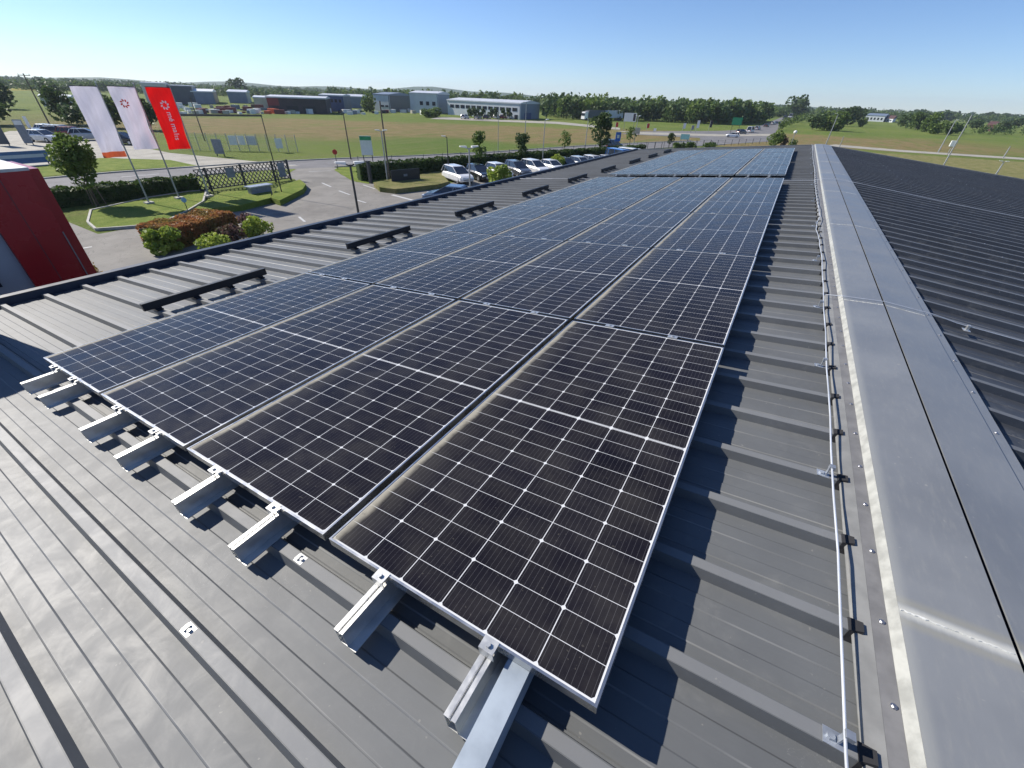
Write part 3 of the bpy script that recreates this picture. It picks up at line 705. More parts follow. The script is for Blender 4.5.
hedge('clipped_hedge', 'long dark clipped hedge left of the lattice gate behind the flagpoles', (-43.6, 3.5), (-42.3, 19.0), 1.0, 1.15, 'leaf_hedge', 5200, .16)
hedge('clipped_hedge', 'long dark clipped hedge behind the row of parked cars', (-36.4, 31.2), (-21.4, 78), 1.0, 1.55, 'leaf_hedge', 11000, .2)
pa, pb = at(152, 248), at(228, 226)
hedge('copper_hedge', 'broad copper-red clipped hedge beside the hall', (-28.0, 9.6), (-29.2, 13.8), 2.2, 1.05, 'leaf_red', 7500, .13)
def bush(name, label, loc, r, h, lm, n, sz, group=None):
    t = thing(name, label, 'bush', loc, 0, group); mb = MB(); mb.nofix = True; mb.leaves(n, crown_fn((0, 0, h*.55), (r, r, h*.55), 12, int(r*100)+n, .7), sz); mb.build('foliage', M[lm], t)
    mb = MB(); mb.tube([(0, 0, 0), (0, 0, h*.5)], [.05, .03], 6)
    for a in (0, 1.6, 3.1, 4.6): mb.tube([(0, 0, h*.15), (math.cos(a)*r*.5, math.sin(a)*r*.5, h*.6)], [.03, .01], 5)
    mb.build('trunk', M['bark'], t); return t
bush('round_bush', 'round yellow-green bush at the left end of the copper hedge', at(167, 253), .85, 1.05, 'leaf_lime', 1500, .15)
bush('round_bush', 'round yellow-green bush right of the copper hedge by the eave', at(259, 237), .85, 1.1, 'leaf_lime', 1300, .15)
bush('round_bush', 'low yellow-green bush between copper hedge and hall eave', at(216, 251), .9, .7, 'leaf_lime', 1100, .14)
bush('flowering_shrub', 'loose pinkish shrub between copper hedge and round bush', at(235, 240), .9, .85, 'leaf_pink', 900, .13)
bush('flowering_shrub', 'pinkish shrub behind the round bush right of the copper hedge', at(249, 227), .7, .7, 'leaf_pink', 500, .13)
bush('small_shrub', 'small reddish shrub at the foot of the red tower', at(97, 283), .45, .9, 'leaf_red', 350, .1)
bush('yellow_shrub', 'yellow-green shrub among the parked cars by the eave', at(499, 190), 1.25, 2.1, 'leaf_lime', 1700, .2)
bush('yellow_shrub', 'yellow-green shrub farther along the parked cars', at(556, 171), 1.2, 1.7, 'leaf_lime', 1000, .2)
# trees on the verge of the road
v1 = tree_meshes(21, 4.6, 1.25, 900, .24, 'leaf2', .36); v2 = tree_meshes(22, 4.6, 1.35, 1300, .24, 'leaf_dark', .3); v3 = tree_meshes(23, 4.4, 1.2, 380, .22, 'leaf2', .4)
place_tree('verge_tree', 'fresh green small tree on the verge behind the white car', 'tree', at(480, 168.5), v1, .82)
place_tree('verge_tree', 'dark bushy small tree on the verge, second from the left', 'tree', at(521, 166.5), v2, .78)
place_tree('verge_tree', 'thin sparse small tree on the verge right of the dark bushy one', 'tree', at(563, 161.5), v3, .9)
place_tree('verge_tree', 'tall dark tree on the verge left of the dark van', 'tree', at(598, 157.5), v2, 1.25)
place_tree('verge_tree', 'thin sparse small tree right of the blue sign', 'tree', at(628, 153), v3, .95)
place_tree('verge_tree', 'small round tree at the roadside before the junction', 'tree', at(669, 148), v2, .55)
for (u, v, s, l) in ((678, 149.5, .9, 'left of three low bushes beyond the roof end'), (689, 149, 1, 'middle of three low bushes beyond the roof end'), (707, 149.5, 1.1, 'right of three low bushes beyond the roof end')):
    bush('low_bush', l, at(u, v+1), 1.5*s, 1.2*s, 'leaf', 350, .35)
place_tree('garden_tree', 'broad green shrub with red blossoms just beyond the roof end', 'tree', at(773, 147), tree_meshes(31, 2.9, 1.9, 1300, .25, 'leaf2', .1), 1.1)
bush('blossom_bush', 'reddish blossoming bush beside the green shrub at the roof end', at(783, 147.5), .8, 1.7, 'leaf_pink', 350, .25)
bush('low_bush', 'small pale bush under the white lamp beyond the roof end', at(792, 147), .9, 1.5, 'leaf2', 350, .25)

# ================================================================== FLAGS
def xz(u, v, X):
    d = ray(u, v); k = X/d.x; return Vector((X, d.y*k, H+d.z*k))
def text(body, m, parent, loc, rot, size, name):
    cu = bpy.data.curves.new('t', 'FONT'); cu.body = body; cu.size = size; cu.extrude = .006; cu.offset = .004
    o = bpy.data.objects.new('t', cu); col.objects.link(o); dg = bpy.context.evaluated_depsgraph_get(); me = bpy.data.meshes.new_from_object(o.evaluated_get(dg))
    bpy.data.objects.remove(o); me.materials.clear(); me.materials.append(m)
    q = link(name, me, None, parent); q.location = loc; q.rotation_euler = rot; return q
def flag(label, base, topz, w, z0, z1, cm, ph, logo=None, band=False, txt=None):
    t = thing('flagpole', label, 'flagpole', base); x, y, _ = base
    mb = MB(); mb.tube([(0, 0, 0), (0, 0, topz)], [.055, .035], 10); mb.build('pole', M['pole'], t, smooth=False)
    mb = MB(); mb.tube([(0, 0, topz), (0, 0, topz+.06)], .045, 8); mb.build('finial', M['signw'], t)
    mb = MB(); mb.tube([(0, 0, z1+.02), (0, -w-.05, z1+.02)], .02, 6); mb.build('arm', M['darkpost'], t)
    mb = MB(); mb.box(-.25, .25, -.25, .25, 0, .12); mb.build('base', M['kerb'], t)
    def wave(yy, zz):
        f = (z1-zz)/(z1-z0); return .02+.16*math.sin(f*5+ph+yy*1.5)*f+.07*math.sin(yy*7+ph+f*3)*(.3+f)+.035*math.sin(yy*3+f*14+ph)
    def grid(za, zb, name, m, off=0, thick=.004):
        mb = MB(); mb.nofix = True; NY, NZ = 14, 40; vs = []
        for i in range(NZ+1):
            for j in range(NY+1):
                zz = zb+(za-zb)*i/NZ; f = (z1-zz)/(z1-z0); yy = -.05-(w-.05*f)*j/NY; vs.append((wave(yy, zz)+off, yy, zz))
        k = len(vs); vs += [(a-thick, b, c) for a, b, c in vs]
        fs = []
        for i in range(NZ):
            for j in range(NY):
                q = i*(NY+1)+j; fs.append((q, q+1, q+NY+2, q+NY+1)); fs.append((k+q, k+q+NY+1, k+q+NY+2, k+q+1))
        mb.add(vs, fs); return mb.build(name, m, t, smooth=True)
    if band:
        grid(z0+.34, z1, 'banner', M[cm]); grid(z0, z0+.335, 'banner_band', M['cloth_o'])
    else: grid(z0, z1, 'banner', M[cm])
    if logo:
        yc, zc, r, m = logo
        for k in range(8):
            a = k*math.pi/4+.2; mb = MB(); c = Vector((0, math.cos(a)*r*.68, math.sin(a)*r*.68)); n = 8; pts = []
            for q in range(n):
                b = q*2*math.pi/n; d = Vector((0, math.cos(b)*r*.30, math.sin(b)*r*.17)); d.rotate(Matrix.Rotation(a+.5, 3, 'X')); pts.append(c+d)
            xx = wave(yc, zc)+.03; mb.add([(xx, yc+p.y, zc+p.z) for p in pts]+[(xx+.012, yc+p.y, zc+p.z) for p in pts], [tuple(range(n)), tuple(range(n, 2*n))]+[(i, (i+1) % n, n+(i+1) % n, n+i) for i in range(n)])
            mb.build('emblem_petal', M[m], t)
    if txt:
        # letters one by one so that they follow the cloth; reading downwards
        zz = txt[1]; yc = txt[2]
        for ch, adv in txt[0]:
            if ch != ' ':
                text(ch, M['print_w'], t, (wave(yc, zz)+.03, yc, zz), (math.pi/2, math.pi/2, math.pi/2), txt[3], 'lettering')
            zz -= adv
    return t
b1 = at(150, 205); b2 = at(180, 200); b3 = at(210, 198)
def fb(X, uv1, uv2): return xz(*uv1, X), xz(*uv2, X)
flag('tall flagpole with plain pale lilac-white banner and orange bottom band, leftmost of three', (b1.x, b1.y, .1), 7.2, 1.38, 3.05, 6.98, 'cloth_w', .4, band=True)
flag('tall flagpole with white banner carrying a red flower emblem, middle of three', (b2.x, b2.y, .1), 7.2, 1.5, 3.4, 7.02, 'cloth_w', 2.0, logo=(-1.02, 6.1, .27, 'print_r'))
flag('tall flagpole with bright red lettered banner, rightmost of three', (b3.x, b3.y, .1), 7.2, 1.5, 3.35, 7.05, 'cloth_r', .9, logo=(-.80, 6.05, .30, 'print_w'),
     txt=([('m', .36), ('é', .28), (' ', .06), ('m', .36), ('a', .24), ('l', .13), ('ı', .13), ('s', .25)], 5.66, -.86, .47))

# ================================================================== GATE, KIOSK, POSTS
ga, gb = Vector((-41.3, 18.6, 0)), Vector((-41.5, 27.2, 0))
gate = thing('lattice_gate', 'dark sliding gate of diagonal lattice with a grey plate, right of the flagpoles', 'gate', ga, math.atan2((gb-ga).y, (gb-ga).x)); GL = (gb-ga).length; GH = 1.72
mb = MB(); mb.box(0, GL, -.04, .04, .15, .23); mb.box(0, GL, -.04, .04, GH-.06, GH); mb.build('gate_frame', M['darkpost'], gate)
for x in (.9, 3.9, 6.9, GL-.1):
    mb = MB(); mb.box(x-.07, x+.07, -.07, .07, 0, GH+.06); mb.build('post', M['darkpost'], gate)
mb = MB(); n = 24; hh = GH-.29
for i in range(-5, n+1):
    for s in (1, -1):
        x0 = i*GL/n; x1 = x0+hh*.8
        if s < 0: x0, x1 = x1, x0
        za, zb = .23, GH-.06; a, b = x0, x1
        def clip(x): return za+(zb-za)*(x-a)/(b-a)
        lo, hi = max(min(a, b), 0), min(max(a, b), GL)
        if hi-lo < .05: continue
        mb.bar((lo, .008*s, clip(lo)), (hi, .008*s, clip(hi)), .04, .065)
mb.build('lattice', M['darkpost'], gate)
mb = MB(); mb.box(2.5, 3.25, -.06, -.045, .85, GH-.1); mb.build('grey_plate', M['plate'], gate)
mb = MB(); mb.box(7.4, 8.1, -.06, -.045, .35, GH-.15); mb.build('grey_plate', M['plate'], gate)
k = at(262, 197.5); ki = thing('meter_cabinet', 'low grey cabinet with overhanging pale top in front of the lattice gate', 'cabinet', k, R_(92))
mb = MB(); mb.box(-.85, .85, -.25, .25, 0, .85); mb.build('body', M['plate'], ki)
mb = MB(); mb.box(-1.0, 1.0, -.4, .4, .852, .93); mb.build('top', M['galv'], ki)
bn = at(252, 194.5)
# small round sign on a stake
s0 = at(189, 213.5); sg = thing('round_marker', 'small blue-white round marker on a short stake in the lawn', 'sign', s0)
mb = MB(); mb.tube([(0, 0, 0), (0, 0, .75)], .025, 6); mb.build('stake', M['darkpost'], sg)
mb = MB(); mb.tube([(0, 0, .88), (.05, -.0, .88)], .16, 14); mb.build('disc', simple('marker_blue', (.25, .45, .6), .4), sg)

def lamp(label, xy, h, heads, az=0, group='street lamps', r=.05, m='pole'):
    t = thing('street_lamp', label, 'street lamp', (xy[0], xy[1], 0), az, group)
    mb = MB(); mb.tube([(0, 0, 0), (0, 0, h)], [r*1.3, r*.8], 8); mb.build('pole', M[m], t)
    for s in heads:
        mb = MB(); mb.bar((0, 0, h-.05), (s*.2, 0, h+.02), .05, .05); mb.build('arm', M[m], t)
        mb = MB(); mb.hexa([(s*.16, -.08, h), (s*.55, -.08, h+.06), (s*.55, .08, h+.06), (s*.16, .08, h)] if s > 0 else [(s*.55, -.08, h+.06), (s*.16, -.08, h), (s*.16, .08, h), (s*.55, .08, h+.06)],
            [(s*.16, -.08, h+.1), (s*.55, -.08, h+.11), (s*.55, .08, h+.11), (s*.16, .11, h+.1)] if s > 0 else [(s*.55, -.08, h+.11), (s*.16, -.08, h+.1), (s*.16, .11, h+.1), (s*.55, .08, h+.11)])
        mb.build('lamp_head', M['signw'], t)
    return t
q = at(350, 164.5, 5.0)*1; lamp('slim two-headed lamp between hall eave and access road', (q.x, q.y), 5.0, (1, -1), R_(60), m='darkpost')
q = at(469, 148, 5.0); lamp('slim two-headed lamp beside the hall in front of the white car', (q.x, q.y), 5.0, (1, -1), R_(60))
q = at(388, 184); lamp('two-headed lamp right of the billboard by the dark hedge', (q.x, q.y), 4.45, (1, -1), R_(60), r=.06)
q = at(388.5, 183.5)+Vector((-.7, .9, 0)); 
def utility(label, xy, h, m='wood', r=.09, arm=None):
    t = thing('utility_pole', label, 'pole', (xy[0], xy[1], 0), 0, 'utility poles'); mb = MB(); mb.tube([(0, 0, 0), (0, 0, h)], [r, r*.65], 7); mb.build('shaft', M[m], t)
    if arm:
        mb = MB(); mb.bar((-arm*.4, -arm*.4, h-.25), (arm*.4, arm*.4, h-.25), .07, .09)
        for s in (-1, 0, 1): mb.tube([(s*arm*.36, s*arm*.36, h-.2), (s*arm*.36, s*arm*.36, h-.02)], .035, 6)
        mb.build('crossarm', M[m], t)
    return t
utility('tall pole behind the two-headed lamp, right of the billboard', (q.x, q.y), 6.7)
q = at(351, 159.5); utility('pole on the far side of the road, left of the billboard', (q.x, q.y), 5.0)
q = at(283, 197); utility('thin tall pole rising through the lattice gate', (q.x, q.y), 5.6, 'darkpost', .045)
q = at(205, 141); utility('leaning thin pole behind the red banner', (q.x, q.y), 5.8, 'wood', .09)
q = at(52, 129); utility('tall wooden pole with crossarm above the white cars', (q.x, q.y), 8.0, 'wood', .13, 1.5)
q = at(449, 180); lamp('dark lamp post behind the white car at the hedge', (q.x, q.y), 3.9, (1,), R_(200), m='darkpost')
q = at(498, 156); utility('slender pole on the far side of the road left of the dark bushy tree', (q.x, q.y), 5.9, 'pole', .05)
q = at(524, 160); lamp('tall pale lamp above the dark bushy tree', (q.x, q.y), 6.8, (-1,), R_(60))
q = at(542, 167.5); lamp('pale lamp post behind the middle of the parked car row', (q.x, q.y), 5.2, (1,), R_(60))
q = at(585, 148); utility('pale pole with small box left of the tall dark tree', (q.x, q.y), 4.6, 'pole', .08)
q = at(632, 153); lamp('pale lamp post right of the blue sign', (q.x, q.y), 5.4, (1, -1), R_(60))
q = at(824, 149); lamp('pale leaning-looking lamp above the ridge end, in front of the big willow', (q.x, q.y), 6.6, (-1,), R_(20), r=.09)
q = at(838, 150); utility('short pale post right of the ridge end', (q.x, q.y), 2.6, 'pole', .09)
q = at(938, 152.5); lamp('pale lamp mast on the far verge, left one of a pair', (q.x, q.y), 6.3, (1,), R_(20), r=.09)
q = at(942, 168); lamp('tall pale lamp mast rising behind the right roof edge with a white box', (q.x, q.y), 7.6, (-1,), R_(20), r=.08)
q = at(947, 155); bx = thing('junction_box', 'small white box on a mast between the two pale lamp masts', 'box', (q.x, q.y, 0))
mb = MB(); mb.tube([(0, 0, 0), (0, 0, 1.6)], .07, 6); mb.build('mast', M['pole'], bx); mb = MB(); mb.box(-.5, .5, -.3, .3, 1.6, 2.7); mb.build('box', M['signw'], bx, bevel=.05)
q = at(1004, 182.0); q = at(995, 176); lamp('small two-armed lamp just above the right roof edge', (q.x, q.y), 1.9, (1, -1), R_(0), r=.09)
q = at(1003, 158); lamp('white globe marker post on the right verge', (q.x, q.y), 2.2, (), 0, r=.09)
q = at(790, 147); t = thing('globe_lamp', 'white globe lamp beyond the roof end beside the red blossoms', 'lamp', (q.x, q.y, 0)); mb = MB(); mb.tube([(0, 0, 0), (0, 0, 2.6)], .06, 6); mb.build('pole', M['pole'], t)
bm = bmesh.new(); bmesh.ops.create_icosphere(bm, subdivisions=2, radius=.38); me = bpy.data.meshes.new('globe'); bm.to_mesh(me); bm.free(); me.materials.append(M['signw']); link('globe', me, None, t, (0, 0, 2.9))

# billboard, signs
def board(name, label, cat, xy, w, z0, z1, m, az, parts=(), legs=2, legm='darkpost'):
    t = thing(name, label, cat, (xy[0], xy[1], 0), az); mb = MB(); mb.box(-w/2, w/2, -.04, .04, z0, z1); mb.build('panel', m, t)
    for i in range(legs):
        x = 0 if legs == 1 else (-w*.38 if i == 0 else w*.38); mb = MB(); mb.box(x-.05, x+.05, .045, .13, 0, z1-.05); mb.build('post', M[legm], t)
    for (nm, x0, x1, a, b, mm) in parts: mb = MB(); mb.box(x0, x1, -.055, -.0415, a, b); mb.build(nm, mm, t)
    return t
face = R_(58)
q = at(369, 164); board('billboard', 'white upright billboard with green heading by the road junction', 'billboard', (q.x, q.y), 1.35, .95, 3.0, M['signw'], face-R_(12), (('green_heading', -.66, .66, 2.55, 2.96, M['signg']),))
q = at(338, 169.5); t = thing('stop_sign', 'small red octagonal sign seen at the road junction', 'sign', (q.x, q.y, 0), face); mb = MB(); mb.tube([(0, 0, 0), (0, 0, 2.0)], .035, 6); mb.build('post', M['darkpost'], t); mb = MB(); mb.tube([(0, -.06, 1.75), (0, -.03, 1.75)], .27, 8); mb.build('octagon', M['signr'], t)
q = at(616, 151); board('blue_sign', 'blue rectangular road sign right of the dark van', 'sign', (q.x, q.y), .9, 1.5, 2.9, M['signb'], R_(30), (('white_stripe', -.2, .2, 2.0, 2.5, M['signw']),), 1)
q = at(628, 131); board('billboard', 'white roadside billboard with dark panel at its right end', 'billboard', (q.x, q.y), 3.6, 2.4, 4.6, M['signw'], R_(22), (('dark_panel', .9, 1.6, 2.6, 4.4, M['brown_wall']),), 2, 'pole')
q = at(636, 135.5); board('info_board', 'small cream board below the white billboard', 'sign', (q.x, q.y), 1.7, .4, 1.8, M['cream_wall'], R_(22))
q = at(684, 141.5); board('green_sign', 'pale green direction sign lying low at the junction', 'sign', (q.x, q.y), 2.0, .4, 1.5, M['pale_green'], R_(15))
q = at(733, 136); board('direction_sign', 'green overhead direction sign on posts at the junction', 'sign', (q.x, q.y), 2.6, 2.8, 4.6, M['signg'], R_(10))
q = at(221, 156.5); board('grey_board', 'tilted grey information board on the grass across the road', 'sign', (q.x, q.y), 1.1, .3, 1.9, M['plate'], face-R_(20))
q = at(100, 180) if False else at(30, 145)
board('advert_banner', 'dark tall advertising board standing at the gravel yard left', 'sign', (q.x, q.y), .9, .2, 2.9, M['plate'], face, (('white_top', -.4, .4, 2.3, 2.8, M['signw']),))
q = at(37, 141); board('narrow_sign', 'narrow white sign on a leaning-looking pole at the gravel yard', 'sign', (q.x, q.y), .35, 1.6, 3.0, M['signw'], face, (), 1)
q = at(4, 146); board('advert_banner', 'broad dark board at the left edge of the gravel yard', 'sign', (q.x, q.y), 1.4, .2, 3.2, M['grey_wall'], face)
q = at(24, 166); board('blue_banner', 'long low blue banner with pale lettering behind the red tower', 'banner', (q.x, q.y), 5.2, .2, 1.3, M['banner_blue'], R_(88), (('pale_lettering', -2, 1.9, .7, 1.0, M['pale_roof']),))
# white boards on the mesh fence across the road
fa, fbp = at(180, 150), at(298, 152)
fnc = thing('mesh_fence', 'fine wire mesh fence on thin posts across the road', 'fence', fa, math.atan2((fbp-fa).y, (fbp-fa).x)); FLn = (fbp-fa).length
for i in range(13):
    x = FLn*i/12; mb = MB(); mb.tube([(x, 0, 0), (x, 0, 2.1)], .05, 6); mb.build('post', M['pole'], fnc)
mb = MB()
for i in range(11): mb.bar((0, 0, .1+i*.19), (FLn, 0, .1+i*.19), .012, .012)
for i in range(int(FLn/.25)): mb.bar((i*.25, .012, .05), (i*.25, .012, 2.0), .010, .010)
mb.build('mesh_wire', M['pole'], fnc)
for i, (u0, u1) in enumerate(((232, 240), (241, 248), (249, 259))):
    a = at(u0, 151.0); b = at(u1, 151.2); t = thing('white_board', 'pale panel hung on the mesh fence, %s of three' % ('left', 'middle', 'right')[i], 'panel', a, math.atan2((b-a).y, (b-a).x)); mb = MB(); mb.box(0, (b-a).length, -.05, -.02, .75, 1.85); mb.build('panel', M['signw'], t)
q = at(281, 152.5); t = thing('white_board', 'small white board at the right end of the mesh fence', 'panel', q, face); mb = MB(); mb.box(-.45, .45, -.03, .03, .5, 1.7); mb.build('panel', M['signw'], t)

for (u, v, h, m, l) in ((682, 132, 2.4, 'signw', 'white banner flag on a short post left of the junction'), (690.5, 132.5, 1.9, 'plate', 'grey short sign post left of the junction'), (695, 133, 3.3, 'signw', 'tallest white banner flag at the junction'),
        (708, 132, 3.2, 'brown_wall', 'dark brown banner flag at the junction'), (646, 131, 2.0, 'signr', 'small red banner flag in the dry field right of the billboard'), (615, 130, 2.0, 'signr', 'small red banner flag in the dry field left of the billboard'), (653, 133, 1.2, 'signw', 'small white marker post right of the cream board')):
    q = at(u, v); t = thing('banner_flag', l, 'banner flag', (q.x, q.y, 0), R_(20)); mb = MB(); mb.tube([(0, 0, 0), (0, 0, h)], .06, 6); mb.build('post', M['pole'], t); mb = MB(); mb.box(.07, .75, -.03, .03, h*.4, h); mb.build('banner', M[m], t)
# fence posts along the road behind the hedge
FP = [(-42.3, 36.5), (-38.4, 43.2), (-34.2, 56.5), (-28.6, 75), (-21.6, 93), (-14.5, 110)]
rf = thing('roadside_fence', 'low fence of thin dark posts between the hedge and the road', 'fence', (-35, 56, 0)); dd = []
for a, b in zip(FP[:-1], FP[1:]):
    a = Vector(a); b = Vector(b); n = int((b-a).length/2.6)
    for i in range(n): dd.append(a+(b-a)*i/n)
for p in dd: mb = MB(); mb.tube([(p.x, p.y, 0), (p.x, p.y, 1.35)], .035, 5); mb.build('post', M['darkpost'], rf, world=True)
mb = MB()
for a, b in zip(dd[:-1], dd[1:]):
    for zz in (.5, 1.25): mb.bar((a.x, a.y, zz), (b.x, b.y, zz), .012, .012)
mb.build('wire', M['pole'], rf, world=True)
rf = thing('junction_fence', 'low dark railing along the verge in front of the junction', 'fence', at(700, 146)); dd = [at(640+i*7, 150-i*.35) for i in range(20)]
for p in dd: mb = MB(); mb.tube([(p.x, p.y, 0), (p.x, p.y, 1.2)], .05, 5); mb.build('post', M['darkpost'], rf, world=True)
mb = MB()
for a, b in zip(dd[:-1], dd[1:]): mb.bar((a.x, a.y, 1.1), (b.x, b.y, 1.1), .03, .03)
mb.build('rail', M['pole'], rf, world=True)
q = at(371, 183.5); t = thing('gate_post', 'thick dark gate post at the left end of the dark hedge', 'post', (q.x, q.y, 0)); mb = MB(); mb.box(-.13, .13, -.13, .13, 0, 1.9); mb.build('column', M['darkpost'], t); mb = MB(); mb.box(-.16, .16, -.16, .16, 1.903, 1.96); mb.build('cap', M['darkpost'], t)
a, b = at(392, 186), at(420, 183); t = thing('dark_panel', 'dark blue-black board with small pale mark in front of the hedge', 'panel', a, math.atan2((b-a).y, (b-a).x)); L = (b-a).length; mb = MB(); mb.box(0, L, -.12, -.04, .02, 1.35); mb.build('panel', M['black'], t); mb = MB(); mb.box(L*.42, L*.55, -.13, -.122, .75, .95); mb.build('pale_mark', M['plate'], t)

# ================================================================== CARS
def car_meshes(L=4.3, W=1.76, Hh=1.5, kind='hatch'):
    # lower body loft: (x, half width, z bottom, z shoulder)
    st = [(-L/2, .62, .38, .62), (-L/2+.08, .76, .28, .78), (-L/2+.55, .86, .22, .92), (-L*.18, .88, .2, .96), (L*.12, .88, .2, .96), (L/2-.95, .86, .2, .92), (L/2-.3, .80, .24, .80), (L/2-.05, .68, .3, .66), (L/2, .58, .38, .58)]
    k = W/1.76; mb = MB(); n = 8; vs = []
    for x, hw, zb, zs in st:
        hw *= k; vs += [(x, -hw*.9, zb), (x, -hw, zb+.12), (x, -hw, zs-.14), (x, -hw*.88, zs), (x, hw*.88, zs), (x, hw, zs-.14), (x, hw, zb+.12), (x, hw*.9, zb)]
    fs = [tuple(range(8)), tuple((len(st)-1)*8+i for i in range(8))]
    for i in range(len(st)-1):
        for j in range(8): fs.append((i*8+j, i*8+8+j, i*8+8+(j+1) % 8, i*8+(j+1) % 8))
    mb.add(vs, fs); body = mb
    # greenhouse
    xb, xt0, xt1, xf = ((-L/2+.12, -L/2+.5, L*.03, L*.28) if kind != 'sedan' else (-L/2+.75, -L/2+1.25, L*.07, L*.27))
    if kind == 'van': xb, xt0, xt1, xf = -L/2+.06, -L/2+.2, L*.2, L*.36
    g = MB(); w0, w1 = .77*k, .62*k; zb, zt = .93, Hh-.06
    g.hexa([(xb, -w0, zb), (xf, -w0, zb), (xf, w0, zb), (xb, w0, zb)], [(xt0, -w1, zt), (xt1, -w1, zt), (xt1, w1, zt), (xt0, w1, zt)])
    body.hexa([(xt0-.02, -w1-.02, zt-.0), (xt1+.03, -w1-.02, zt-.0), (xt1+.03, w1+.02, zt-.0), (xt0-.02, w1+.02, zt-.0)], [(xt0+.08, -w1+.06, Hh), (xt1-.08, -w1+.06, Hh), (xt1-.08, w1-.06, Hh), (xt0+.08, w1-.06, Hh)])
    for s in (-1, 1):           # pillars
        for (a, b) in ((xb, xt0), (xf, xt1), ((xb+xf)/2-.1, (xt0+xt1)/2-.05), (xb+.62, xt0+.5)):
            body.bar((a, s*(w0+.006), zb-.02), (b, s*(w1+.006), zt+.01), .05 if a not in (xb,) else .14, .05)
    return body.mesh('body', []), g.mesh('window_glass', [M['glass']])
def wheel_mesh():
    mb = MB(); mb.tube([(0, -.1, 0), (0, .1, 0)], .315, 18); ty = mb.mesh('tyre', [M['tyre']])
    mb = MB(); mb.tube([(0, -.108, 0), (0, .108, 0)], .2, 10); return ty, mb.mesh('rim', [M['rim']])
TY, RM_ = wheel_mesh()
KIT = {'hatch': car_meshes(4.2, 1.76, 1.5), 'suv': car_meshes(4.6, 1.85, 1.56), 'sedan': car_meshes(4.6, 1.8, 1.44, 'sedan'), 'van': car_meshes(5.0, 1.95, 2.1, 'van')}
LEN = {'hatch': 4.2, 'suv': 4.5, 'sedan': 4.6, 'van': 5.0}
BC = {}
def car(label, kind, colr, xy, az, group='parked cars', s=1.0, name='parked_car', cat='car'):
    key = (kind, colr)
    if key not in BC:
        me = KIT[kind][0].copy(); me.materials.append(CARP[colr]); BC[key] = me
    t = thing(name, label, cat, (xy[0], xy[1], .02), az, group); t.scale = (s, s, s); L = LEN[kind]
    link('body', BC[key], None, t); link('window_glass', KIT[kind][1], None, t)
    for x in (-L*.3, L*.31):
        for y in (-.78, .78):
            w = link('wheel', TY, None, t, (x, y, .315)); link('rim', RM_, None, w)
    for y in (-.55, .55):
        mb = MB(); mb.box(L/2-.22, L/2-.015, y-.16, y+.16, .56, .70); mb.build('headlight', M['lamp_lens'], t)
        mb = MB(); mb.box(-L/2-.01, -L/2+.15, y-.14, y+.14, .60, .78); mb.build('tail_light', M['tail'], t)
    mb = MB(); mb.box(L/2-.03, L/2+.012, -.25, .25, .40, .50); mb.build('number_plate', M['signw'], t)
    return t
P0 = Vector((-28.8, 37.4)); D = Vector((.305, .952)); az = math.atan2(-.305, .952)-R_(8)
cars = [('white', 'suv', 'white estate car, first of the parked row, beside the brown lawn'), ('black', 'hatch', 'black car parked between the first two white cars'),
        ('white', 'hatch', 'white car half hidden behind the yellow-green shrub'), ('grey', 'suv', 'dark grey car right of the yellow-green shrub'), ('white', 'suv', 'white car right of the dark grey one in the parked row'),
        ('white', 'sedan', 'white saloon with sunlit windscreen in the middle of the row'), ('grey', 'hatch', 'dark hatchback after the sunlit white saloon'), ('silver', 'hatch', 'silver hatchback behind the second yellow-green shrub'), ('white', 'hatch', 'white hatchback right of the second yellow-green shrub'),
        ('silver', 'sedan', 'silver saloon just left of the bright blue car'), ('blue', 'van', 'bright blue van near the end of the parked row'), ('white', 'van', 'white van, last of the parked row behind the eave')]
px = [(463, 187), (489, 184.5), (508, 182), (530, 178), (547, 176.5), (560, 174), (574, 172), (566, 170), (580, 168), (590, 167), (0, 0), (0, 0)]
for i, (c, k, l) in enumerate(cars):
    p = P0+D*(2.75*i); car(l, k, c, p, az+random.uniform(-.06, .06), s=.93)
q = at(452, 204.5); car('slate blue car with big windscreen right behind the eave of the hall', 'sedan', 'slate', (q.x, q.y), R_(200))
q = at(611, 150); car('dark van-like car driving on the road left of the blue sign', 'suv', 'grey', (q.x, q.y), R_(75), 'cars on the road', 1.1)
q = at(732, 137.5); car('white car crossing the junction', 'hatch', 'white', (q.x, q.y), R_(190), 'cars on the road', .85)
q = at(750, 132.5); car('white van waiting at the junction', 'van', 'white', (q.x, q.y), R_(80), 'cars on the road', .85)
q = at(784, 120); car('dark lorry-sized van far up the highway', 'van', 'grey', (q.x, q.y), R_(-90), 'cars on the road', 1.3)
for (u, v, c, l, a) in ((757, 130, 'silver', 'silver car behind the white van on the highway', 80), (766, 127, 'grey', 'dark grey car halfway up the highway', 80), (773, 124.5, 'white', 'small white car halfway up the highway', 80), (741, 134, 'grey', 'dark car between the white car and the white van at the junction', 60)):
    q = at(u, v); car(l, 'hatch', c, (q.x, q.y), R_(a), 'cars on the road', .9)
q = at(790, 118); car('pale van far up the highway', 'van', 'silver', (q.x, q.y), R_(-90), 'cars on the road', 1.6)
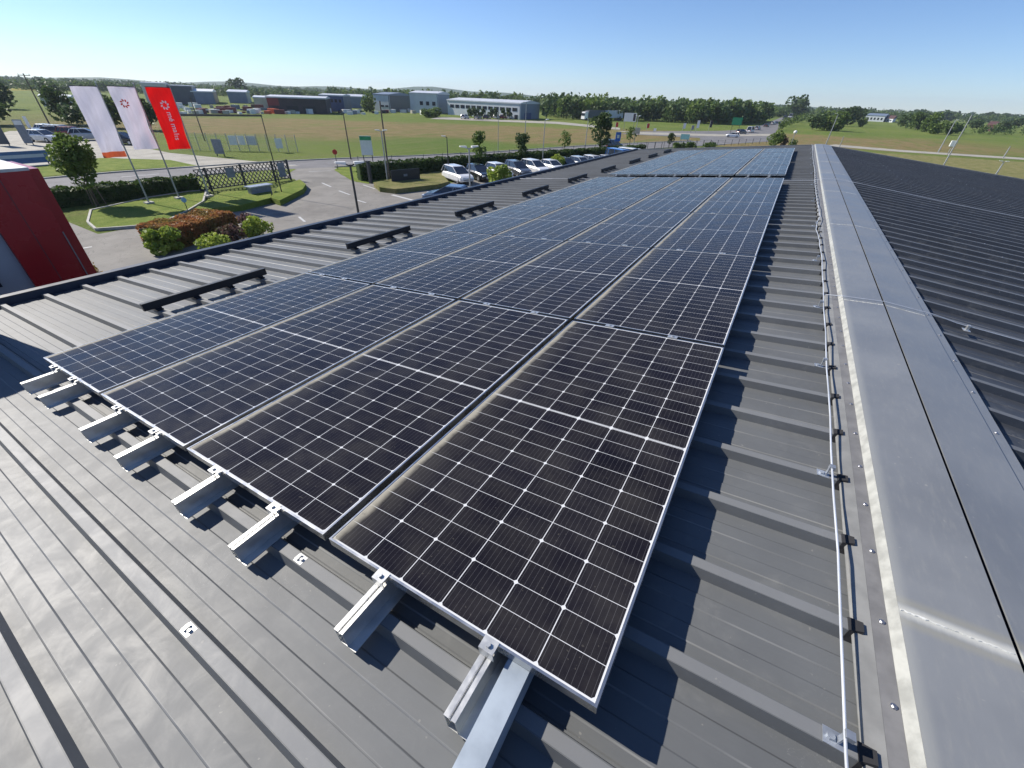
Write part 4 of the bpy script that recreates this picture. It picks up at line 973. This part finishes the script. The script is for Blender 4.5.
for (u, v, c, k, l, a) in ((50, 134.5, 'white', 'sedan', 'white car with red rear at the left end of the gravel yard', 20), (57, 137, 'grey', 'sedan', 'dark saloon second from the left in the gravel yard', 60), (66, 136.5, 'white', 'suv', 'big white car in the middle of the gravel yard', 40),
        (77, 138, 'red', 'hatch', 'dark red car in the gravel yard', 40), (90, 140, 'silver', 'hatch', 'silver hatchback at the right end of the gravel yard', 60), (47, 142, 'white', 'hatch', 'white car in front of the others at the yard entrance', 20), (126, 144.5, 'black', 'hatch', 'black car seen between the two white banners', 30)):
    q = at(u, v); car(l, k, c, (q.x, q.y), R_(a), 'cars on the gravel yard', 1.0)

# ================================================================== LORRIES
def lorry(label, xy, az, box, s=1.):
    t = thing('lorry', label, 'lorry', (xy[0], xy[1], 0), az, 'lorries'); t.scale = (s, s, s)
    mb = MB(); mb.box(-6.5, 3.6, -1.25, 1.25, 1.1, 4.0); mb.build('trailer', box, t, bevel=.05)
    mb = MB(); mb.hexa([(3.9, -1.2, .5), (6.1, -1.2, .5), (6.1, 1.2, .5), (3.9, 1.2, .5)], [(3.9, -1.15, 3.5), (5.8, -1.15, 3.3), (5.8, 1.15, 3.3), (3.9, 1.15, 3.5)]); mb.build('cab', CARP['white'], t, bevel=.08)
    mb = MB(); mb.box(5.6, 6.12, -1.0, 1.0, 1.9, 2.8); mb.build('windscreen', M['glass'], t)
    for x in (-5, -3.8, 4.8):
        for y in (-1.05, 1.05): mb = MB(); mb.tube([(x, y-.15, .5), (x, y+.15, .5)], .5, 12); mb.build('wheel', M['tyre'], t)
q = at(592, 120.5); lorry('lorry with dark grey trailer parked beyond the dry field', (q.x, q.y), R_(246), M['grey_wall'], .95)
q = at(611, 120.5); lorry('lorry with pale blue-white trailer parked beyond the dry field', (q.x, q.y), R_(246), M['pale_roof'], .95)

# ================================================================== FAR BUILDINGS
def block(label, L, C, Rr, topv, wallF, wallS, roofm, name='warehouse', wins=None, over=.25, rise=.8, gable=None, doors=None):
    A, B, Cc = at(*L), at(*C), at(*Rr); Dd = A+Cc-B
    d = ray(C[0], topv); h = H+d.z*(math.hypot(B.x, B.y)/math.hypot(d.x, d.y)); h = max(h, 2.5)
    cen = (A+B+Cc+Dd)/4; t = thing(name, label, 'building', cen)
    P = [A, B, Cc, Dd]; up = Vector((0, 0, h))
    def wall(p, q, m, nm):
        n = (q-p).cross(Vector((0, 0, 1))).normalized(); 
        if n.dot(p-cen) < 0: n = -n
        mb = MB(); mb.hexa([p, q, q-n*.3, p-n*.3], [p+up, q+up, q-n*.3+up, p-n*.3+up]); mb.build(nm, m, t, world=True); return n
    n1 = wall(A, B, wallF, 'front_wall'); n2 = wall(B, Cc, wallS, 'side_wall'); wall(Cc, Dd, wallS, 'rear_wall'); wall(Dd, A, wallS, 'side_wall')
    ex = (B-A).normalized()*over; ey = (Cc-B).normalized()*over; z1 = Vector((0, 0, h+.01)); z2 = Vector((0, 0, h+.4))
    mb = MB(); Q = [A-ex-ey, B+ex-ey, Cc+ex+ey, Dd-ex+ey]; mb.hexa([q+z1 for q in Q], [q+z2 for q in Q])
    m1 = (Q[0]+Q[3])/2; m2 = (Q[1]+Q[2])/2; rv = Vector((0, 0, h+.4+rise))
    mb.add([Q[0]+z2, Q[1]+z2, Q[2]+z2, Q[3]+z2, m1+rv, m2+rv], [(0, 1, 5, 4), (2, 3, 4, 5), (1, 2, 5), (3, 0, 4)])
    mb.build('roof', roofm, t, world=True)
    if wins:
        nW, za, zb, f0, f1, frac = wins
        for i in range(nW):
            c0 = f0+(f1-f0)*(i+.5)/nW; hw = (f1-f0)/nW*frac/2; p = A.lerp(B, c0-hw); q = A.lerp(B, c0+hw)
            mb = MB(); o = n1*.08; mb.hexa([p+o+Vector((0, 0, h*za)), q+o+Vector((0, 0, h*za)), q+Vector((0, 0, h*za)), p+Vector((0, 0, h*za))], [p+o+Vector((0, 0, h*zb)), q+o+Vector((0, 0, h*zb)), q+Vector((0, 0, h*zb)), p+Vector((0, 0, h*zb))])
            mb.build('window', M['glass'], t, world=True)
    if doors:
        for (f0, f1, za, zb, m, side) in doors:
            S, E, n = (A, B, n1) if side == 'f' else (B, Cc, n2); p = S.lerp(E, f0); q = S.lerp(E, f1); o = n*.1
            mb = MB(); mb.hexa([p+o+Vector((0, 0, h*za)), q+o+Vector((0, 0, h*za)), q+Vector((0, 0, h*za)), p+Vector((0, 0, h*za))], [p+o+Vector((0, 0, h*zb)), q+o+Vector((0, 0, h*zb)), q+Vector((0, 0, h*zb)), p+Vector((0, 0, h*zb))]); mb.build('door' if side == 'f' else 'opening', m, t, world=True)
    return t
W = M
block('long white office warehouse with a row of dark windows and blue-grey end wall', (448, 114.5), (520, 119.8), (539, 118.6), 104, W['white_wall'], W['bluegrey_wall'], W['pale_roof'], wins=(12, .52, .74, .03, .97, .74), doors=((.2, .55, 0, .42, M['blue_wall'], 's'), (.3, .34, 0, .3, M['glass'], 'f'), (.62, .66, 0, .3, M['glass'], 'f'), (.93, .97, .02, .3, M['glass'], 'f')))
block('white building with three dark windows left of the long warehouse', (411, 112.5), (438.5, 114), (450, 113), 94.5, W['white_wall'], W['bluegrey_wall'], W['pale_roof'], wins=(3, .42, .62, .3, .97, .5))
block('white-fronted hall with dark slate side, left of the three-window building', (375, 111), (390.5, 112), (412, 110.5), 95.5, W['white_wall'], W['grey_wall'], W['bluegrey_wall'], wins=(2, .3, .4, .4, .95, .7))
block('low pale blue-grey hall right of the blue building', (346, 108), (363.5, 108.5), (370, 107.5), 97.5, W['bluegrey_wall'], W['bluegrey_wall'], W['pale_roof'])
block('blue office block with pale roof edge behind the storage yard', (322, 111), (345, 112), (352, 110), 96.5, W['blue_wall'], W['blue_wall'], W['pale_roof'], wins=(5, .6, .8, .08, .95, .6), rise=.3)
block('long low dark hall with white roof edge and dark red end', (270, 113), (328, 114.2), (332, 112), 99.5, W['brown_wall'], W['brown_wall'], W['pale_roof'], doors=((.0, .19, .5, .98, M['red_wall'], 'f'), (.3, .5, 0, .5, M['black'], 'f'), (.58, .8, 0, .5, M['black'], 'f')), rise=.4)
block('small cream gabled hall left of the long dark hall', (256, 109), (269, 109.5), (271, 107), 98.5, W['cream_wall'], W['cream_wall'], W['pale_roof'], rise=.3)
block('grey-blue hall with pale left end among the far trees', (230, 103), (249, 103.5), (252, 102), 93, W['bluegrey_wall'], W['cream_wall'], W['pale_roof'])
block('blue-grey hall with bright white roof strip behind the red banner', (195, 104), (216, 104), (219, 102), 92.5, W['bluegrey_wall'], W['grey_wall'], W['signw'])
block('big dark slate hall directly right of the red banner', (173, 104), (197, 104), (200, 101.5), 87.2, W['grey_wall'], W['grey_wall'], W['plate'], rise=.2)
block('tall pale grey hall partly behind the red banner', (149, 105), (172.5, 105), (174, 102), 84.5, W['parapet'], W['parapet'], W['pale_roof'], rise=.2)
block('distant white shed left of the first banner', (44, 106.5), (75, 107), (77, 105.5), 104.6, W['parapet'], W['parapet'], W['pale_roof'], rise=.3)
block('pale farmhouse row with dark roofs beyond the right meadow', (864, 121), (883, 122), (887, 121), 116.2, W['white_wall'], W['white_wall'], W['bluegrey_wall'], name='farmhouse', rise=1.3, wins=(5, .3, .7, .05, .95, .5))
block('small white house with dark red roof right of the farmhouse row', (885, 122), (892, 122.5), (895, 121.5), 119, W['white_wall'], W['white_wall'], W['tile_roof'], name='farmhouse', rise=1.8, wins=(2, .3, .7, .1, .9, .4))
block('brick-coloured house among the right-hand trees', (984, 131), (992, 131.5), (995, 130.5), 125.5, W['tile_roof'], W['tile_roof'], W['tile_roof'], name='farmhouse', rise=1.5, wins=(2, .3, .7, .1, .9, .4))
def yl(n): return n

# storage yard: containers and bagged pallets, one thing each
random.seed(5)
kinds = [('white', M['signw']), ('orange', M['orange']), ('dark red', M['red_wall']), ('cream', M['cream_wall']), ('blue-grey', M['bluegrey_wall']), ('dark', M['brown_wall'])]
def crate_mesh(m, seed):
    mb = MB(); mb.box(-1.2, 1.2, -1.1, 1.1, 0, .16); mb.box(-1.15, 1.15, -1.05, 1.05, .165, 1.5)
    for k in range(3): mb.box(-1.18, 1.18, -1.08, 1.08, .5+.4*k, .54+.4*k)
    return mb.mesh('stack', [m])
CMS = [crate_mesh(m, i) for i, (n, m) in enumerate(kinds)]
cont = []
for i in range(110):
    u = 172+(i/80)*160 if i < 80 else 340+(i-80)/30*100
    v = random.uniform(107, 114)+ (0.8 if u > 330 else 0)
    if i % 3 == 0: v = random.uniform(112.5, 114.5)
    if 264 < u < 276: k = 1
    else: k = random.choice((0, 0, 0, 0, 2, 2, 3, 3, 4, 5, 5, 1 if 240 < u < 280 else 0))
    q = at(u, v); o = link('pallet_stack', CMS[k], None); o.location = q; s = random.uniform(.35, 1.0); o.scale = (s*random.uniform(.8, 1.8), s, s*random.uniform(.7, 1.25)); o.rotation_euler = (0, 0, random.uniform(0, 3))
    place = 'left of the cream hall' if u < 256 else ('before the long dark hall' if u < 330 else 'before the white-fronted halls')
    tag(o, '%s pallet stack in the storage yard %s' % (kinds[k][0], place), 'pallet stack', '%s pallet stacks in the storage yard %s' % (kinds[k][0], place))
a, b = at(180, 116), at(262, 116.5); t = thing('yard_wall', 'low brown wall along the front of the storage yard', 'wall', a, math.atan2((b-a).y, (b-a).x)); mb = MB(); mb.box(0, (b-a).length, -.1, .1, 0, .5); mb.build('wall', M['wood'], t)
# cars in front of the long warehouse
for i, (u, c) in enumerate(((465, 'white'), (478, 'silver'), (487, 'grey'), (497, 'white'), (503, 'red'), (510, 'white'))):
    q = at(u, 119+.01*i); car('%s car in front of the long white warehouse, number %s from its left end' % (c, ('one', 'two', 'three', 'four', 'five', 'six')[i]), 'hatch', c, (q.x, q.y), R_(100), 'cars before the long warehouse')
wt = tree_meshes(41, 4.5, 1.5, 160, .6, 'leaf_dark', .3, 6)
for i, u in enumerate((470, 474, 478.5, 483, 491, 496, 504, 509)):
    place_tree('small_tree', 'small round tree before the long white warehouse, %s from the left' % ordn[i], 'tree', at(u, 119.6), wt, .85, 'trees before the long warehouse')

# ================================================================== FAR TREES
var = [tree_meshes(50+i, 9, random.uniform(3.6, 4.5), 900, .85, lm, .04, 14) for i, lm in enumerate(('leaf_far', 'leaf', 'leaf_far', 'leaf_dark', 'leaf2', 'leaf_far'))]
for v in var:
    pass
random.seed(77)
def ft(u, v, s, vi, label, sz=None, grp='scattered trees'):
    return place_tree('tree', label, 'tree', at(u, v), var[vi], s, grp, None, sz)
ft(823, 130, 1.0, 4, 'pale green willow-like tree, big one above the ridge end', .75)
ft(835, 131, 1.1, 4, 'rounded olive tree right behind the pale lamp above the ridge end', .75)
ft(812, 130, .9, 0, 'dark green tree at the left edge of the grove above the ridge end', .7)
ft(843, 126, 1.3, 3, 'dark tree behind the willow grove', 1.0)
ft(853, 124, 1.3, 3, 'tallest dark tree of the grove left of the farmhouse', 1.05)
ft(861, 127, .6, 4, 'small round grey-green bush-tree left of the farmhouse', .5)
ft(794, 118, 2.2, 0, 'tall dark tree standing above the highway', 1.9)
ft(905, 128, 1.1, 0, 'green tree right of the farmhouse', .75); ft(915, 130, 1.0, 1, 'leafy tree in the middle right of the farmhouse', .8); ft(926, 132, 1.0, 4, 'bright green bulky tree in front of the right grove', .85)
ft(935, 134, .95, 4, 'bright green bushy tree at the meadow edge', .55); ft(945, 135, .7, 1, 'low green bush-tree behind the pale masts', .45); ft(952, 133.5, .75, 0, 'low dark bush-tree right of the pale masts', .5)
ft(922, 124, 1.3, 3, 'dark tree behind the bright green bulky tree', .9); ft(940, 121, 2.0, 0, 'tall rounded tree on the skyline above the pale masts', 1.25)
ft(985, 121, 2.2, 3, 'large rounded dark tree on the right skyline', 1.35); ft(998, 122, 2.2, 0, 'broad dark tree next to the large one on the right skyline', 1.2)
ft(1012, 129, 1.2, 3, 'dark tree near the right picture edge', .7); ft(972, 129, 1.1, 0, 'green tree left of the brick-coloured house', .6); ft(1002, 132, .9, 3, 'low dark tree right of the brick-coloured house', .55)
# left scattered
ft(5, 109, .9, 3, 'dark tree at the left picture edge', .75); ft(-6, 125, .8, 3, 'dark bushy tree at the left edge above the gravel yard', .6)
ft(69, 124, .62, 3, 'dark conifer-like tree left of the first banner', .68); ft(79, 126, .5, 0, 'round green tree directly left of the first banner', .42); ft(52, 97, 1.1, 0, 'lone tree in the left fields', .8); ft(60, 99, .9, 1, 'second lone tree in the left fields', .6)
ft(115, 128, .6, 3, 'dark tree between the first two banners', .58); ft(150, 130, .6, 3, 'dark tree between the second and third banner', .62)
ft(370, 112, .9, 4, 'yellow-green tree between the blue hall and the white-fronted hall', .75); ft(434, 117, .9, 4, 'yellow-green bush left of the long warehouse', .35); ft(427, 117.5, .7, 4, 'yellow-green bush before the three-window building', .3)
ft(240, 96, 2.3, 3, 'large dark rounded tree crown on the left skyline', 1.5)

# woods read as one mass
def wood(name, label, path, depth, n, smin, smax, mats=('leaf_far', 'leaf', 'leaf_far', 'leaf2'), leafn=70, lsz=1.3, r=3.6, hh=8.5):
    P = [at(u, v) for u, v in path]; seg = [(P[i+1]-P[i]).length for i in range(len(P)-1)]; tot = sum(seg)
    mb = MB(); mb.nofix = True
    for i in range(n):
        d = random.uniform(0, tot); k = 0
        while k < len(seg)-1 and d > seg[k]: d -= seg[k]; k += 1
        p = P[k].lerp(P[k+1], min(1, d/seg[k])); out = Vector((p.x, p.y, 0)).normalized(); p = p+out*random.uniform(0, 1)**1.2*depth
        s = random.uniform(smin, smax); mi = random.randrange(len(mats)); h = hh*s; rr = r*s*random.uniform(.8, 1.2)
        mb.leaves(int(leafn*s), crown_fn((p.x, p.y, h*.52), (rr, rr, h*.5), 6, i*7+len(path)), lsz*s, mi)
        mb.tube([(p.x, p.y, 0), (p.x, p.y, h*.5)], [.2*s, .1*s], 4, mi, False)
    o = mb.build(name, [M[m] for m in mats]); tag(o, label, 'wood', kind='stuff'); return o
wood('wood', 'dense green wood along the horizon behind the lorries', [(545, 119), (600, 120), (660, 122), (720, 124.5), (765, 123)], 60, 430, .75, 1.1)
wood('wood', 'belt of trees behind the long white warehouse', [(330, 101), (400, 104), (470, 108), (550, 113)], 90, 300, .7, 1.15, leafn=60, lsz=1.5)
wood('wood', 'distant tree belts on the left horizon', [(-60, 88), (60, 91), (140, 94), (240, 97), (330, 100)], 160, 650, .45, .8, leafn=75, lsz=2.0, r=5)
wood('wood', 'far dark tree line on the left skyline', [(-80, 81.5), (60, 85), (200, 90), (330, 94.5), (430, 99)], 300, 600, .75, 1.1, mats=('leaf_far', 'leaf_dark'), leafn=60, lsz=2.4, r=7)
wood('wood', 'tree line beyond the highway and right meadow', [(760, 118), (800, 116), (860, 118.5), (940, 121), (1060, 127)], 150, 520, .6, .95, leafn=60, lsz=1.7, r=4.5)
wood('wood', 'far tree line on the right skyline', [(540, 107), (700, 111), (800, 114), (900, 118), (1080, 124)], 350, 420, .9, 1.3, mats=('leaf_far', 'leaf_dark'), leafn=50, lsz=2.4, r=6)
wood('scrub', 'low scrub on the grassy bank beside the highway', [(778, 131), (790, 126), (806, 120)], 14, 40, .3, .55, mats=('leaf', 'leaf2'), leafn=90)
wood('scrub', 'belt of low scrub before the wood behind the lorries', [(545, 117.5), (620, 119.5), (700, 123), (760, 125)], 10, 90, .18, .32, mats=('leaf2', 'leaf'), leafn=90, lsz=1.2)
wood('scrub', 'bushes at the far side of the right meadow', [(905, 129), (960, 134), (1040, 136)], 18, 50, .3, .5, mats=('leaf', 'leaf_far'), leafn=90)
# far hills
def hill(pts, depth=300):
    mb = MB(); n = len(pts)
    vs = []
    for (az, dist, h) in pts:
        a = R_(az); c = Vector((math.sin(a), math.cos(a), 0)); vs += [c*(dist-350)+Vector((0, 0, -2)), c*dist+Vector((0, 0, h)), c*(dist+500)+Vector((0, 0, -2))]
    fs = []
    for i in range(n-1):
        for k in range(2): fs.append((i*3+k, i*3+3+k, i*3+4+k, i*3+1+k))
    mb.add(vs, fs); o = mb.build('hill', M['leaf_far']); o['kind'] = 'structure'
hill([(-90+i*2.0, 2600, max(-2, 7.4+ 20*(.6+.4*math.sin(i*.55))*math.exp(-((i-24)/8)**2)+5*math.sin(i*1.3+1)+6)) for i in range(48)])

# haze: even, thin air round the whole scene
mb = MB(); mb.box(-3400, 3400, -3400, 3900, -1.5, 75); hz = mb.mesh('haze')
hm = bpy.data.materials.new('haze_air'); hm.use_nodes = True; nt = hm.node_tree; nt.nodes.clear()
vo = nt.nodes.new('ShaderNodeVolumePrincipled'); vo.inputs['Density'].default_value = .00015; vo.inputs['Color'].default_value = (.78, .88, 1, 1); vo.inputs['Anisotropy'].default_value = .2
ou = nt.nodes.new('ShaderNodeOutputMaterial'); nt.links.new(vo.outputs[0], ou.inputs['Volume']); hz.materials.append(hm)
ho = bpy.data.objects.new('haze', hz); col.objects.link(ho); ho['kind'] = 'stuff'; ho['label'] = 'thin pale blue haze over the far fields and woods'
